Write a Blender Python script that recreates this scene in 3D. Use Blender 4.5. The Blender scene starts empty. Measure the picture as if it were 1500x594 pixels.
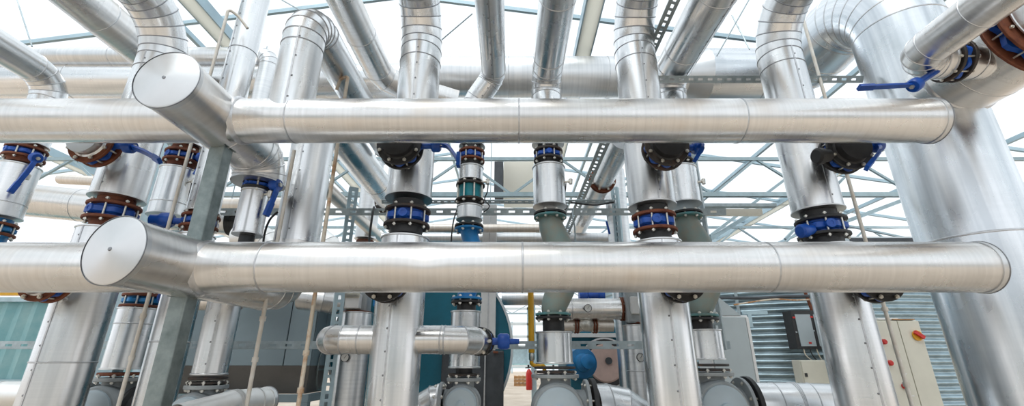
import bpy, bmesh, math, random
from mathutils import Vector, Matrix, Quaternion
random.seed(7)
PI = math.pi
SC = bpy.context.scene
C = SC.collection

# ------------------------------------------------------------------ camera, world, light, exposure
F = 640.0                       # focal length in pixels of the 1500 x 594 frame
TH = math.atan(640.0 / 1777.0)  # upward pitch
HC = 1.2                        # camera height
cs, sn = math.cos(TH), math.sin(TH)
cam = bpy.data.cameras.new('camera'); camo = bpy.data.objects.new('camera', cam); C.objects.link(camo)
cam.sensor_width = 36.0; cam.lens = 36.0 * F / 1500.0; cam.clip_start = 0.05; cam.clip_end = 500
camo.location = (0, 0, HC); camo.rotation_euler = (PI / 2 + TH, 0, 0)
SC.camera = camo
w = bpy.data.worlds.new('overcast_sky'); SC.world = w; w.use_nodes = True
bg = w.node_tree.nodes['Background']; bg.inputs[0].default_value = (0.93, 0.965, 1.0, 1); bg.inputs[1].default_value = 1.12
sun = bpy.data.lights.new('sun', 'SUN'); sun.energy = 1.6; sun.angle = math.radians(25); sun.color = (1, .97, .92)
suno = bpy.data.objects.new('sun', sun); C.objects.link(suno); suno.rotation_euler = (math.radians(28), math.radians(-14), 0)
vs = SC.view_settings
vs.view_transform = 'Standard'; vs.look = 'None'; vs.gamma = 1.0; vs.exposure = 0.1; vs.use_curve_mapping = False
SC.cycles.max_bounces = 10; SC.cycles.glossy_bounces = 6; SC.cycles.transparent_max_bounces = 16
SC.cycles.caustics_reflective = False; SC.cycles.caustics_refractive = False; SC.cycles.sample_clamp_indirect = 6

def Zp(py, Y):
    v = (297 - py) / F
    return HC + Y * (sn + v * cs) / (cs - v * sn)
def Xp(px, py, Y):
    v = (297 - py) / F
    return Y * ((px - 750) / F) / (cs - v * sn)
def G(px, py, Y):
    return Vector((Xp(px, py, Y), Y, Zp(py, Y)))

# ------------------------------------------------------------------ materials
MT = {}
def nodes(name):
    m = bpy.data.materials.new(name); m.use_nodes = True
    nt = m.node_tree; b = nt.nodes['Principled BSDF']
    MT[name] = m
    return m, nt, b
def N(nt, t, **kw):
    n = nt.nodes.new(t)
    for k, v in kw.items():
        if k in n.inputs: n.inputs[k].default_value = v
        else: setattr(n, k, v)
    return n
def ramp(nt, src, stops):
    r = nt.nodes.new('ShaderNodeValToRGB')
    while len(r.color_ramp.elements) < len(stops): r.color_ramp.elements.new(.5)
    for e, (p, c) in zip(r.color_ramp.elements, stops):
        e.position = p; e.color = c if len(c) == 4 else (*c, 1)
    nt.links.new(src, r.inputs[0])
    return r
def clad(name, dark, light, r0, r1, ring=70., streak=9., bump=.12, stain=None, bdist=.012, ringb=.05, es=(.45, 4.5), rw=.5):
    m, nt, b = nodes(name)
    b.inputs['Metallic'].default_value = 1
    uv = N(nt, 'ShaderNodeUVMap')
    def noise(sx, sy, det=3, rough=.55):
        mp = N(nt, 'ShaderNodeMapping'); mp.inputs['Scale'].default_value = (sx, sy, 1)
        nt.links.new(uv.outputs[0], mp.inputs[0])
        n = N(nt, 'ShaderNodeTexNoise', Scale=1.0, Detail=det, Roughness=rough)
        nt.links.new(mp.outputs[0], n.inputs['Vector'])
        return n
    a = noise(ring, .9); c = noise(.5, streak); d = noise(2.2, 2.6, 4)
    mh = N(nt, 'ShaderNodeMix', data_type='FLOAT'); mh.inputs[0].default_value = rw; nt.links.new(c.outputs[0], mh.inputs[2]); nt.links.new(a.outputs[0], mh.inputs[3])
    rc = ramp(nt, mh.outputs[0], [(.36, dark), (.62, light)])
    out = rc.outputs[0]
    if stain:
        st = ramp(nt, d.outputs[0], [(.55, (0, 0, 0)), (.8, (.55, .55, .55))])
        mc = N(nt, 'ShaderNodeMix', data_type='RGBA'); mc.inputs[7].default_value = (*stain, 1)
        nt.links.new(st.outputs[0], mc.inputs[0]); nt.links.new(out, mc.inputs[6]); out = mc.outputs[2]
    nt.links.new(out, b.inputs['Base Color'])
    rr = N(nt, 'ShaderNodeMapRange'); rr.inputs[1].default_value = .3; rr.inputs[2].default_value = .7
    rr.inputs[3].default_value = r0; rr.inputs[4].default_value = r1
    nt.links.new(d.outputs[0], rr.inputs[0]); nt.links.new(rr.outputs[0], b.inputs['Roughness'])
    e = noise(es[0], es[1], .6)
    ad = N(nt, 'ShaderNodeMath', operation='MULTIPLY_ADD'); ad.inputs[1].default_value = ringb
    nt.links.new(a.outputs[0], ad.inputs[0]); nt.links.new(e.outputs[0], ad.inputs[2])
    bp = N(nt, 'ShaderNodeBump', Strength=bump, Distance=bdist); nt.links.new(ad.outputs[0], bp.inputs['Height'])
    nt.links.new(bp.outputs[0], b.inputs['Normal'])
    return m
def paint(name, col, rough=.45, metal=0., var=.12, scale=6., bump=.05, col2=None, lo=.35, hi=.7, spec=.5):
    m, nt, b = nodes(name)
    b.inputs['Roughness'].default_value = rough; b.inputs['Metallic'].default_value = metal
    b.inputs['Specular IOR Level'].default_value = spec
    tc = N(nt, 'ShaderNodeTexCoord'); n = N(nt, 'ShaderNodeTexNoise', Scale=scale, Detail=4.0, Roughness=.6)
    nt.links.new(tc.outputs['Object'], n.inputs['Vector'])
    c2 = col2 or tuple(c * (1 - var * 2) for c in col)
    r = ramp(nt, n.outputs[0], [(lo, col), (hi, c2)])
    nt.links.new(r.outputs[0], b.inputs['Base Color'])
    if bump:
        bp = N(nt, 'ShaderNodeBump', Strength=bump, Distance=.02); nt.links.new(n.outputs[0], bp.inputs['Height'])
        nt.links.new(bp.outputs[0], b.inputs['Normal'])
    return m
clad('alu', (.65, .67, .69), (.87, .88, .89), .20, .36, bump=.25, bdist=.02, ringb=.0, es=(.4, 6.5), rw=.12)
clad('alu_header', (.68, .675, .67), (.84, .835, .83), .22, .36, ring=40, streak=4, bump=.08, ringb=.03, rw=.35, es=(1.2, 1.6), stain=(.72, .62, .52))
clad('alu_big', (.58, .62, .66), (.80, .83, .86), .2, .36, ring=20, streak=10, bump=.25, bdist=.05, ringb=.0, es=(.3, 3.5), rw=.1)
clad('alu_far', (.66, .68, .70), (.82, .83, .84), .3, .45, ring=30, streak=6)
clad('alu_tan', (.70, .63, .56), (.84, .79, .74), .35, .5, ring=30, streak=6)
clad('alu_white', (.86, .86, .85), (.93, .93, .92), .4, .55, ring=14, streak=6, bump=.3)
paint('alu_cap', (.70, .71, .72), .34, 1., .05, 3.)
paint('seam', (.62, .63, .65), .35, 1., .1, 20.)
paint('seam_dark', (.36, .37, .39), .45, 1., .1, 20.)
paint('rivet', (.30, .31, .33), .4, 1., .1, 20.)
paint('galv', (.46, .55, .59), .42, .35, .14, 14., .03)
paint('galv_post', (.30, .35, .35), .5, .7, .2, 9., .05, (.17, .21, .21))
paint('galv_light', (.46, .61, .68), .5, .3, .1, 8., .02)
paint('truss', (.40, .52, .57), .5, .3, .1, 6., .0)
paint('gutter_cream', (.90, .89, .84), .5, 0, .05, 2., 0)
paint('gutter_blue', (.45, .60, .68), .4, .3, .08, 3., 0)
paint('blue', (.012, .11, .55), .35, 0, .2, 9., .03, (.008, .07, .38))
paint('blue_light', (.02, .28, .70), .38, 0, .15, 9., .03)
paint('teal_flange', (.10, .33, .37), .5, 0, .15, 14., .05, (.16, .24, .22))
paint('green_cast', (.25, .35, .34), .55, 0, .15, 7., .08, (.33, .31, .25))
paint('rust', (.26, .085, .040), .72, 0, .2, 16., .15, (.13, .04, .025))
paint('black', (.028, .029, .032), .5, 0, .2, 12., .06)
paint('black_rust', (.045, .040, .038), .6, 0, .2, 12., .12, (.13, .07, .045), .5, .75)
paint('zinc', (.78, .76, .70), .38, .85, .15, 30., 0)
paint('pump', (.44, .48, .50), .45, 0, .1, 7., .04)
paint('pump_cover', (.56, .67, .74), .4, 0, .06, 3., .02)
paint('boiler', (.004, .165, .25), .4, 0, .15, 2., 0)
paint('boiler_rim', (.70, .76, .79), .4, .3, .05, 4., 0)
paint('charcoal', (.075, .085, .098), .6, 0, .2, 5., .02)
paint('machine', (.30, .39, .44), .5, .1, .06, 2., .02)
paint('machine_low', (.20, .19, .18), .55, .2, .15, 2., .02)
paint('cream', (.70, .69, .60), .5, 0, .05, 3., .01)
paint('cabinet_grey', (.48, .55, .58), .5, 0, .05, 2., .01)
paint('tank', (.42, .54, .60), .38, .8, .15, 5., .02)
paint('sheet', (.18, .40, .44), .45, .1, .15, 3., .02, (.30, .50, .52))
paint('white_plastic', (.84, .82, .77), .45, 0, .08, 12., .02, (.70, .64, .55))
paint('rust_rod', (.78, .70, .58), .6, 0, .1, 5., .08, (.50, .25, .10), .48, .62)
paint('yellow', (.80, .42, .02), .45, 0, .08, 6., 0)
paint('red', (.62, .03, .025), .4, 0, .1, 8., 0)
paint('cyan', (.02, .36, .45), .35, 0, .2, 10., 0)
paint('dial', (.88, .88, .85), .35, 0, .02, 6., 0)
paint('white', (.82, .83, .83), .5, 0, .05, 6., 0)
paint('wood', (.55, .32, .15), .7, 0, .2, 5., .05)
paint('motor', (.02, .20, .46), .45, 0, .15, 8., 0)
paint('pink', (.62, .45, .40), .7, 0, .1, 6., 0)
paint('far_panel', (.66, .72, .74), .6, 0, .05, 1., 0)
paint('screen', (.42, .49, .53), .25, 0, .03, 3., 0)
m = MT['gutter_cream']; nt = m.node_tree; b = nt.nodes['Principled BSDF']
tl = N(nt, 'ShaderNodeBsdfTranslucent'); tl.inputs[0].default_value = (.9, .88, .82, 1); mx_ = N(nt, 'ShaderNodeMixShader'); mx_.inputs[0].default_value = .8
nt.links.new(b.outputs[0], mx_.inputs[1]); nt.links.new(tl.outputs[0], mx_.inputs[2]); nt.links.new(mx_.outputs[0], nt.nodes['Material Output'].inputs[0])
# concrete
m, nt, b = nodes('concrete')
tc = N(nt, 'ShaderNodeTexCoord'); n1 = N(nt, 'ShaderNodeTexNoise', Scale=.9, Detail=6.0, Roughness=.65); n2 = N(nt, 'ShaderNodeTexNoise', Scale=14.0, Detail=5.0)
nt.links.new(tc.outputs['Object'], n1.inputs['Vector']); nt.links.new(tc.outputs['Object'], n2.inputs['Vector'])
r = ramp(nt, n1.outputs[0], [(.3, (.43, .345, .26)), (.5, (.55, .46, .37)), (.72, (.66, .58, .49))])
nt.links.new(r.outputs[0], b.inputs['Base Color']); b.inputs['Roughness'].default_value = .7
bp = N(nt, 'ShaderNodeBump', Strength=.15, Distance=.01); nt.links.new(n2.outputs[0], bp.inputs['Height']); nt.links.new(bp.outputs[0], b.inputs['Normal'])
# roof glass: clear greenhouse pane with a faint surface reflection
m, nt, b = nodes('glass')
nt.nodes.remove(b); out = nt.nodes['Material Output']
t = N(nt, 'ShaderNodeBsdfTransparent'); t.inputs[0].default_value = (.97, .985, .99, 1)
g = N(nt, 'ShaderNodeBsdfTranslucent'); mxs = N(nt, 'ShaderNodeMixShader'); mxs.inputs[0].default_value = .12
nz = N(nt, 'ShaderNodeTexNoise', Scale=3.0); tcg = N(nt, 'ShaderNodeTexCoord'); nt.links.new(tcg.outputs['Object'], nz.inputs['Vector'])
rg = ramp(nt, nz.outputs[0], [(.3, (.88, .92, .94)), (.7, (.96, .98, 1))]); nt.links.new(rg.outputs[0], g.inputs[0])
nt.links.new(t.outputs[0], mxs.inputs[1]); nt.links.new(g.outputs[0], mxs.inputs[2])
nt.links.new(mxs.outputs[0], out.inputs[0])

# ------------------------------------------------------------------ object helpers
def thing(name, label, cat, loc=(0, 0, 0), group=None, kind=None):
    o = bpy.data.objects.new(name, None); C.objects.link(o); o.location = loc; o.empty_display_size = .1
    o['label'] = label
    if cat: o['category'] = cat
    if group: o['group'] = group
    if kind: o['kind'] = kind
    return o
def link(name, me, mat, parent=None, kind=None, label=None):
    if mat is not None and not me.materials: me.materials.append(MT[mat])
    o = bpy.data.objects.new(name, me); C.objects.link(o)
    if parent is not None: o.parent = parent
    if kind: o['kind'] = kind
    if label: o['label'] = label
    return o
def wloc(o):
    l = Vector(o.location)
    while o.parent is not None:
        o = o.parent; l = l + o.location
    return l
def mesh(verts, faces, smooth=False, uvs=None, name='m'):
    me = bpy.data.meshes.new(name); me.from_pydata([tuple(v) for v in verts], [], faces)
    if uvs:
        ul = me.uv_layers.new(name='UVMap')
        for i, lp in enumerate(me.loops): ul.data[i].uv = uvs[i]
    if smooth is True:
        me.polygons.foreach_set('use_smooth', [True] * len(me.polygons))
    elif smooth:
        for i, p in enumerate(me.polygons): p.use_smooth = smooth[i]
    return me
def frame(t):
    t = t.normalized(); a = Vector((0, 0, 1)) if abs(t.z) < .9 else Vector((0, -1, 0))
    # "up" reference is world z for horizontal pipes and -y (towards the front) for vertical ones
    u = (a - t * a.dot(t)).normalized(); return u, t.cross(u).normalized()
class MB:
    """collects faces and becomes ONE mesh"""
    def __init__(s): s.v = []; s.f = []; s.s = []
    def add(s, v, f, sm=False):
        o = len(s.v); s.v += [Vector(p) for p in v]; s.f += [[i + o for i in q] for q in f]; s.s += [sm] * len(f)
    def box(s, c, d, rot=None):
        c = Vector(c); hx, hy, hz = d[0] / 2, d[1] / 2, d[2] / 2
        pts = [Vector((x, y, z)) for x in (-hx, hx) for y in (-hy, hy) for z in (-hz, hz)]
        if rot is not None: pts = [rot @ p for p in pts]
        s.add([c + p for p in pts], [[0, 1, 3, 2], [4, 6, 7, 5], [0, 4, 5, 1], [2, 3, 7, 6], [0, 2, 6, 4], [1, 5, 7, 3]])
    def bar(s, a, b, w_, h_=None, up=None):
        a = Vector(a); b = Vector(b); h_ = h_ or w_; t = (b - a).normalized()
        if up is None: u, v = frame(t)
        else:
            u = Vector(up); u = (u - t * u.dot(t)).normalized(); v = t.cross(u).normalized()
        q = [(-1, -1), (1, -1), (1, 1), (-1, 1)]
        s.add([p + v * (x * w_ / 2) + u * (y * h_ / 2) for p in (a, b) for x, y in q],
              [[3, 2, 1, 0], [4, 5, 6, 7]] + [[i, (i + 1) % 4, 4 + (i + 1) % 4, 4 + i] for i in range(4)])
    def lathe(s, a, t, prof, seg=24, lobes=0, amp=0., caps=True):
        """profile [(distance along t, radius)] around the axis through a"""
        a = Vector(a); t = Vector(t).normalized(); u, v = frame(t); vv = []; ff = []
        for d, r in prof:
            for k in range(seg):
                an = 2 * PI * k / seg; rr = r * (1 + (amp * (math.cos(lobes * an)) if lobes else 0))
                vv.append(a + t * d + (u * math.cos(an) + v * math.sin(an)) * rr)
        n = len(prof)
        for i in range(n - 1):
            for k in range(seg):
                ff.append([i * seg + k, i * seg + (k + 1) % seg, (i + 1) * seg + (k + 1) % seg, (i + 1) * seg + k])
        s.add(vv, ff, True)
        for i, fl in ((0, True), (n - 1, False)) if caps else ():
            if prof[i][1] > 1e-5:
                ids = list(range(i * seg, i * seg + seg)); s.add([vv[j] for j in ids], [list(reversed(range(seg))) if fl else list(range(seg))])
    def cyl(s, a, b, r, seg=16):
        a = Vector(a); b = Vector(b); s.lathe(a, b - a, [(0, r), ((b - a).length, r)], seg)
    def disc(s, a, t, r, th, seg=28, bev=.004):
        s.lathe(a, t, [(-th / 2, r - bev), (-th / 2 + bev, r), (th / 2 - bev, r), (th / 2, r - bev)], seg)
    def tube(s, pts, r, seg=8, rr=None):
        vv, ff = sweep(pts, r if rr is None else None, seg, rr); s.add(vv, ff, True)
        n = len(vv) // seg
        s.add(vv[:seg], [list(reversed(range(seg)))]); s.add(vv[-seg:], [list(range(seg))])
    def build(s, name, mat, parent=None, kind=None, label=None, local=False, autosmooth=True):
        off = wloc(parent) if (parent is not None and not local) else Vector((0, 0, 0))
        me = mesh([p - off for p in s.v], s.f, s.s)
        if any(s.s) and autosmooth:
            me.set_sharp_from_angle(angle=math.radians(38))
        return link(name, me, mat, parent, kind, label)
def tangents(pts):
    T = []
    for i in range(len(pts)):
        a = pts[max(i - 1, 0)]; b = pts[min(i + 1, len(pts) - 1)]; T.append((b - a).normalized())
    return T
def sweep(pts, r, seg, rr=None):
    pts = [Vector(p) for p in pts]; T = tangents(pts); u, v = frame(T[0]); out = []
    for i, p in enumerate(pts):
        if i:
            q = T[i - 1].rotation_difference(T[i]); u = q @ u; v = q @ v
        R = rr[i] if rr else r
        for k in range(seg):
            a = 2 * PI * k / seg; out.append(p + (u * math.cos(a) + v * math.sin(a)) * R)
    f = [[i * seg + k, i * seg + (k + 1) % seg, (i + 1) * seg + (k + 1) % seg, (i + 1) * seg + k] for i in range(len(pts) - 1) for k in range(seg)]
    return out, f
def smooth_path(pts, n=6):
    pts = [Vector(p) for p in pts]; P = [pts[0]] + pts + [pts[-1]]; out = []
    for i in range(1, len(P) - 2):
        for k in range(n):
            t = k / n; a, b, c, d = P[i - 1], P[i], P[i + 1], P[i + 2]
            out.append(.5 * ((2 * b) + (c - a) * t + (2 * a - 5 * b + 4 * c - d) * t * t + (3 * b - a - 3 * c + d) * t ** 3))
    out.append(pts[-1]); return out
def fillet(pts, R, n):
    """polyline -> list of pieces ('s',a,b) and ('e',[stations])"""
    pts = [Vector(p) for p in pts]; Rs = R if isinstance(R, (list, tuple)) else [R] * (len(pts) - 2)
    pcs = []; cur = pts[0]
    for i in range(1, len(pts) - 1):
        a = (pts[i] - pts[i - 1]).normalized(); b = (pts[i + 1] - pts[i]).normalized()
        ang = a.angle(b); d = Rs[i - 1] * math.tan(ang / 2); p0 = pts[i] - a * d; p1 = pts[i] + b * d
        c = p0 + (b - a * a.dot(b)).normalized() * Rs[i - 1]; ax = a.cross(b).normalized()
        if (p0 - cur).length > .01: pcs.append(('s', cur, p0))
        k = max(2, round(n * ang / (PI / 2)))
        st = [(c + Quaternion(ax, ang * j / k) @ (p0 - c), Quaternion(ax, ang * j / k) @ a) for j in range(k + 1)]
        pcs.append(('e', st)); cur = p1
    if (pts[-1] - cur).length > .005: pcs.append(('s', cur, pts[-1]))
    return pcs
def ringmesh(rings, us, r, off):
    seg = len(rings[0]); vs_ = [p - off for rg in rings for p in rg]; f = []; uv = []
    for i in range(len(rings) - 1):
        for k in range(seg):
            k2 = (k + 1) % seg
            f.append([i * seg + k, i * seg + k2, (i + 1) * seg + k2, (i + 1) * seg + k])
            c = 2 * PI * r / seg
            uv += [(us[i], k * c), (us[i], (k + 1) * c), (us[i + 1], (k + 1) * c), (us[i + 1], k * c)]
    return mesh(vs_, f, True, uv)
USED = [0.]
def run(T, pts, r, R=None, mat='alu', gores=6, seg=32, seams=(), band='seam', every=None, ends=(None, None), lap=None, rivets=True, taper=None,
        cname='cladding_section', gname='elbow_gore', bw=.012, bh=.004, dent=None):
    """clad pipe along a polyline: sections, mitred elbow gores, seam bands; all parts of T.
    ends: None, 'collar' (flat ring) or 'cap'; lap = angle (deg) of the longitudinal lap seam, 0 = frame 'up'"""
    off = wloc(T); R = R or r * 2.2
    pcs = fillet(pts, R, gores)
    first = (pcs[0][2] - pcs[0][1]).normalized() if pcs[0][0] == 's' else pcs[0][1][0][1]
    u, v = frame(first); t = first; s = random.uniform(0, 40); allrun = 0.
    def rg(p, rad=r):
        return [p + (u * math.cos(2 * PI * k / seg) + v * math.sin(2 * PI * k / seg)) * rad for k in range(seg)]
    def bandat(p, tt, b=band):
        m_ = MB(); m_.lathe(p - tt * bw / 2, tt, [(0, r), (bw * .25, r + bh), (bw * .75, r + bh), (bw, r)], seg); m_.build('seam_band', b, T)
    rad = r
    for pc in pcs:
        if pc[0] == 's':
            a, b = pc[1], pc[2]; L = (b - a).length; tt = (b - a).normalized()
            q = t.rotation_difference(tt); u = q @ u; v = q @ v; t = tt
            cuts = [0.] + sorted(c - allrun for c in seams if .02 < c - allrun < L - .02)
            if every:
                n = max(1, round(L / every)); cuts = [0.] + [L * i / n for i in range(1, n)]
            cuts.append(L)
            for i in range(len(cuts) - 1):
                p0 = a + tt * cuts[i]; p1 = a + tt * cuts[i + 1]
                k = max(1, int((cuts[i + 1] - cuts[i]) / (.5 if dent is None else .02)))
                me = ringmesh([rg(p0 + (p1 - p0) * (j / k)) for j in range(k + 1)], [s + cuts[i] + (cuts[i + 1] - cuts[i]) * j / k for j in range(k + 1)], r, off)
                if dent:
                    dc, dr, dd, dn = dent
                    for vt in me.vertices:
                        q_ = (vt.co + off) - dc; q_.x *= .8; vt.co -= dn * dd * math.exp(-(q_.length / dr) ** 2)
                link(cname, me, mat, T)
                if i: bandat(p0, tt)
            if lap is not None:
                an = math.radians(lap); nrm = u * math.cos(an) + v * math.sin(an); sd = tt.cross(nrm)
                m_ = MB(); m_.bar(a + nrm * (r + .001), b + nrm * (r + .001), .012, .005, up=nrm); m_.build('lap_seam', 'seam', T)
                if rivets:
                    m_ = MB(); n = max(2, int(L / .16))
                    for j in range(n):
                        p = a + tt * (L * (j + .5) / n) + nrm * r + sd * .012
                        m_.lathe(p, nrm, [(0, .0075), (.004, .006), (.006, .002)], 8)
                    m_.build('rivets', 'rivet', T, kind='stuff')
            s += L; allrun += L
        else:
            st = pc[1]
            for j in range(len(st) - 1):
                (p0, t0), (p1, t1) = st[j], st[j + 1]
                q = t.rotation_difference(t0); u = q @ u; v = q @ v; t = t0
                r0_ = rg(p0); q = t.rotation_difference(t1); u = q @ u; v = q @ v; t = t1
                r1_ = rg(p1); L = (p1 - p0).length
                link(gname, ringmesh([r0_, r1_], [s, s + L], r, off), mat, T); s += L; allrun += L
                bandat(p0, t0, band)
            bandat(st[-1][0], st[-1][1], band)
    for e, (p, tt) in zip(ends, ((Vector(pts[0]), Vector(pts[0]) - Vector(pts[1])), (Vector(pts[-1]), Vector(pts[-1]) - Vector(pts[-2])))):
        tt = tt.normalized()
        if e == 'collar':
            m_ = MB(); m_.lathe(p - tt * .012, tt, [(0, r + .001), (.004, r + .008), (.014, r + .008), (.016, r * .35)], seg); m_.build('end_collar', 'alu_cap', T)
        elif e == 'cap':
            m_ = MB(); m_.lathe(p - tt * .03, tt, [(0, r + .0015), (.001, r + .006), (.034, r + .006), (.036, r + .001), (.038, r - .004), (.056, .012), (.058, .0)], seg); m_.build('end_cap', 'alu_cap', T)
            m_ = MB(); m_.lathe(p + tt * .001, tt, [(0, r + .0055), (.001, r + .0085), (.006, r + .0085), (.007, r + .0055)], seg, caps=False); m_.build('cap_bead', 'rivet', T)
            m_ = MB(); m_.lathe(p + tt * .026, tt, [(0, .012), (.004, .01), (.006, .0)], 10); m_.build('cap_rivet', 'rivet', T)
    return T

BOLT = {}
def bolt_mesh(L, r):
    key = (round(L, 3), round(r, 4))
    if key not in BOLT:
        m_ = MB(); m_.lathe((0, 0, -L / 2), (0, 0, 1), [(0, r * .9), (L, r * .9)], 8)
        for z in (-L / 2 + .006, L / 2 - .006 - r * 1.3): m_.lathe((0, 0, z), (0, 0, 1), [(0, r * 1.75), (r * 1.3, r * 1.75)], 6)
        me = mesh(m_.v, m_.f, False); me.materials.append(MT['zinc']); BOLT[key] = me
    return BOLT[key]
def bolts(T, c, t, rad, L, n=8, r=.009, phase=.5, parts=True):
    c = Vector(c); t = Vector(t).normalized(); u, v = frame(t); me = bolt_mesh(L, r); q = Vector((0, 0, 1)).rotation_difference(t); off = wloc(T)
    for k in range(n):
        a = 2 * PI * (k + phase) / n; o = bpy.data.objects.new('bolt', me); C.objects.link(o); o.parent = T
        o.location = c + (u * math.cos(a) + v * math.sin(a)) * rad - off
        o.rotation_mode = 'QUATERNION'; o.rotation_quaternion = q
def butterfly(label, c, t, rp, fl='black_rust', hub=None, lever=None, gap=.10, neck=.07, rf=None, group='butterfly valves', nb=8, neckmat='black', body='blue', stem=None, nk=(1, 1)):
    """wafer butterfly valve between two flanges, axis t; hub = direction of the round spindle boss;
    lever = list of world points of the hand lever (first on the spindle)"""
    c = Vector(c); t = Vector(t).normalized(); rf = rf or rp * 1.0
    T = thing('butterfly_valve', label, 'valve', c, group)
    for sg in (-1, 1):
        m_ = MB(); m_.disc(c + t * sg * gap / 2, t, rf, .024, 32); m_.build('flange', fl, T)
        m_ = MB(); k = nk[0] if sg < 0 else nk[1]
        a = c + t * sg * (gap / 2 + .01); m_.lathe(a, t * sg, [(0, rf * .78), (.015, rf * .70), (neck * k + .02, rf * .70)], 28); m_.build('pipe_neck', neckmat, T)
    m_ = MB(); m_.lathe(c - t * gap * .26, t, [(0, rf * .80), (gap * .1, rf * .90), (gap * .42, rf * .90), (gap * .52, rf * .80)], 64, lobes=nb, amp=.07)
    m_.lathe(c - t * gap * .5, t, [(0, rf * .74), (gap, rf * .74)], 32); m_.build('valve_body', body, T)
    bolts(T, c, t, rf * .88, gap + .075, nb, .0085)
    if hub is not None:
        hd = Vector(hub).normalized(); m_ = MB(); rr = gap * .30
        m_.lathe(c + hd * rf * .72, hd, [(0, rr * 1.1), (rf * .24, rr), (rf * .27, rr * .9), (rf * .27, rr * .42), (rf * .25, rr * .40), (rf * .25, 0)], 20)
        m_.build('spindle_boss', body, T)
    if lever:
        L = [Vector(p) for p in lever]; d = (L[0] - c).normalized()
        m_ = MB(); m_.lathe(c + d * rf * .7, d, [(0, .026), ((L[0] - c).length - rf * .7 - .03, .026)], 14); m_.build('spindle_neck', body, T)
        m_ = MB(); m_.lathe(L[0] - d * .04, d, [(0, .045), (.01, .055), (.055, .055), (.07, .045)], 18); hp = m_.build('lever_head', body, T)
        m_ = MB(); m_.lathe(L[0] - d * .0 + d * .03, d, [(0, .018), (.016, .018)], 6); m_.build('lever_nut', 'zinc', hp)
        pts = smooth_path(L, 5); m_ = MB()
        n = len(pts); up = d
        for i in range(n - 1):
            wd = .034 + .006 * math.sin(i / n * PI)
            m_.bar(pts[i], pts[i + 1] + (pts[i + 1] - pts[i]) * .1, wd, .02, up=up)
        lv = m_.build('lever', body, T)
        e = (pts[-1] - pts[-2]).normalized(); m_ = MB(); m_.bar(pts[-1] - e * .11, pts[-1] + e * .01, .048, .028, up=up); m_.build('lever_grip', body, lv)
    return T
def flange_pair(T, c, t, rf, mat='rust', gap=.03, nb=8, mat2=None):
    c = Vector(c); t = Vector(t).normalized()
    for sg in (-1, 1):
        m_ = MB(); m_.disc(c + t * sg * gap / 2, t, rf, .022, 28); m_.build('flange', mat if sg < 0 else (mat2 or mat), T)
    bolts(T, c, t, rf * .86, gap + .06, nb, .009)
def probe(T, c, d, L=.07):
    c = Vector(c); d = Vector(d).normalized(); m_ = MB()
    m_.lathe(c, d, [(0, .011), (L * .5, .011), (L * .5, .019), (L * .72, .019), (L * .72, .012), (L, .012)], 10)
    m_.lathe(c + d * L * .86 - Vector((0, 0, .03)), (0, 0, 1), [(0, .018), (.05, .022), (.06, .012)], 10); m_.build('temperature_probe', 'zinc', T)
def tag(o, label, cat, group=None, kind=None):
    o['label'] = label
    if cat: o['category'] = cat
    if group: o['group'] = group
    if kind: o['kind'] = kind
    return o
def hose(name, label, cat, pts, r, mat, group=None, n=6):
    pts = [Vector(p) for p in pts]; m_ = MB(); m_.tube([p for p in smooth_path(pts, n)], r, 8)
    return tag(m_.build(name, mat), label, cat, group)
Y_, Z_ = Vector((0, 1, 0)), Vector((0, 0, 1)); X_ = Vector((1, 0, 0))

# ================================================================== THE SETTING
def struct(name, mb, mat, label=None):
    o = mb.build(name, mat); o['kind'] = 'structure'
    if label: o['label'] = label
    return o
mb = MB(); mb.box((0, 20, -.06), (70, 70, .12)); struct('floor', mb, 'concrete', 'pale tan concrete floor of the boiler house')

# glass roof: panes, glazing bars, ridge and purlin beams
RX = -1.7
def zr(x): return 6.75 - .16 * abs(x - RX)
ceil = thing('ceiling', 'white-lit glass greenhouse roof with slim aluminium glazing bars', None, (0, 0, 5), kind='structure')
BX = [-12.4, -8.8, -5.2, RX, 1.9, 5.5, 9.1, 12.7]
ys = [-4 + 1.9 * i for i in range(19)]
pm = {}
for i in range(len(BX) - 1):
    x0, x1 = BX[i] + .03, BX[i + 1] - .03
    for j in range(len(ys) - 1):
        if i not in pm:
            m_ = MB(); m_.bar((x0, .925, zr(x0)), (x1, .925, zr(x1)), 1.85, .006, up=(0, 0, 1)); me = mesh([p - Vector((0, 0, 5)) for p in m_.v], m_.f); me.materials.append(MT['glass']); pm[i] = me
        o = bpy.data.objects.new('pane', pm[i]); C.objects.link(o); o.parent = ceil; o.location = (0, ys[j] + .025, 0)
for y in ys:
    for a, b in ((BX[0], RX), (RX, BX[-1])):
        m_ = MB(); m_.bar((a, y, zr(a) - .02), (b, y, zr(b) - .02), .045, .07, up=(0, 0, 1)); m_.build('glazing_bar', 'gutter_blue', ceil)
for x in BX:
    m_ = MB(); m_.bar((x, ys[0], zr(x) - .05), (x, ys[-1], zr(x) - .05), .06, .08, up=(0, 0, 1)); m_.build('purlin', 'gutter_blue', ceil)
for i, (x, z) in enumerate(((1.15, 5.86), (-4.42, 5.82), (7.4, 5.2), (-9.8, 5.25))):
    lab = ['cream roof gutter running back above the middle pipes', 'cream and blue roof gutter beside the tall thin riser', 'cream roof gutter above the big riser', 'cream roof gutter over the teal sheet wall'][i]
    T = thing('roof_gutter', lab, 'gutter', (x, 10, z), 'roof gutters')
    m_ = MB(); m_.bar((x, -2, z), (x, 26, z), .22, .03, up=(0, 0, 1)); m_.build('gutter_floor', 'gutter_cream', T)
    for sg in (-1, 1):
        m_ = MB(); m_.bar((x + sg * .12, -2, z + .07), (x + sg * .12, 26, z + .07), .02, .17, up=(0, 0, 1)); m_.build('gutter_side', 'gutter_blue', T)

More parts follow.
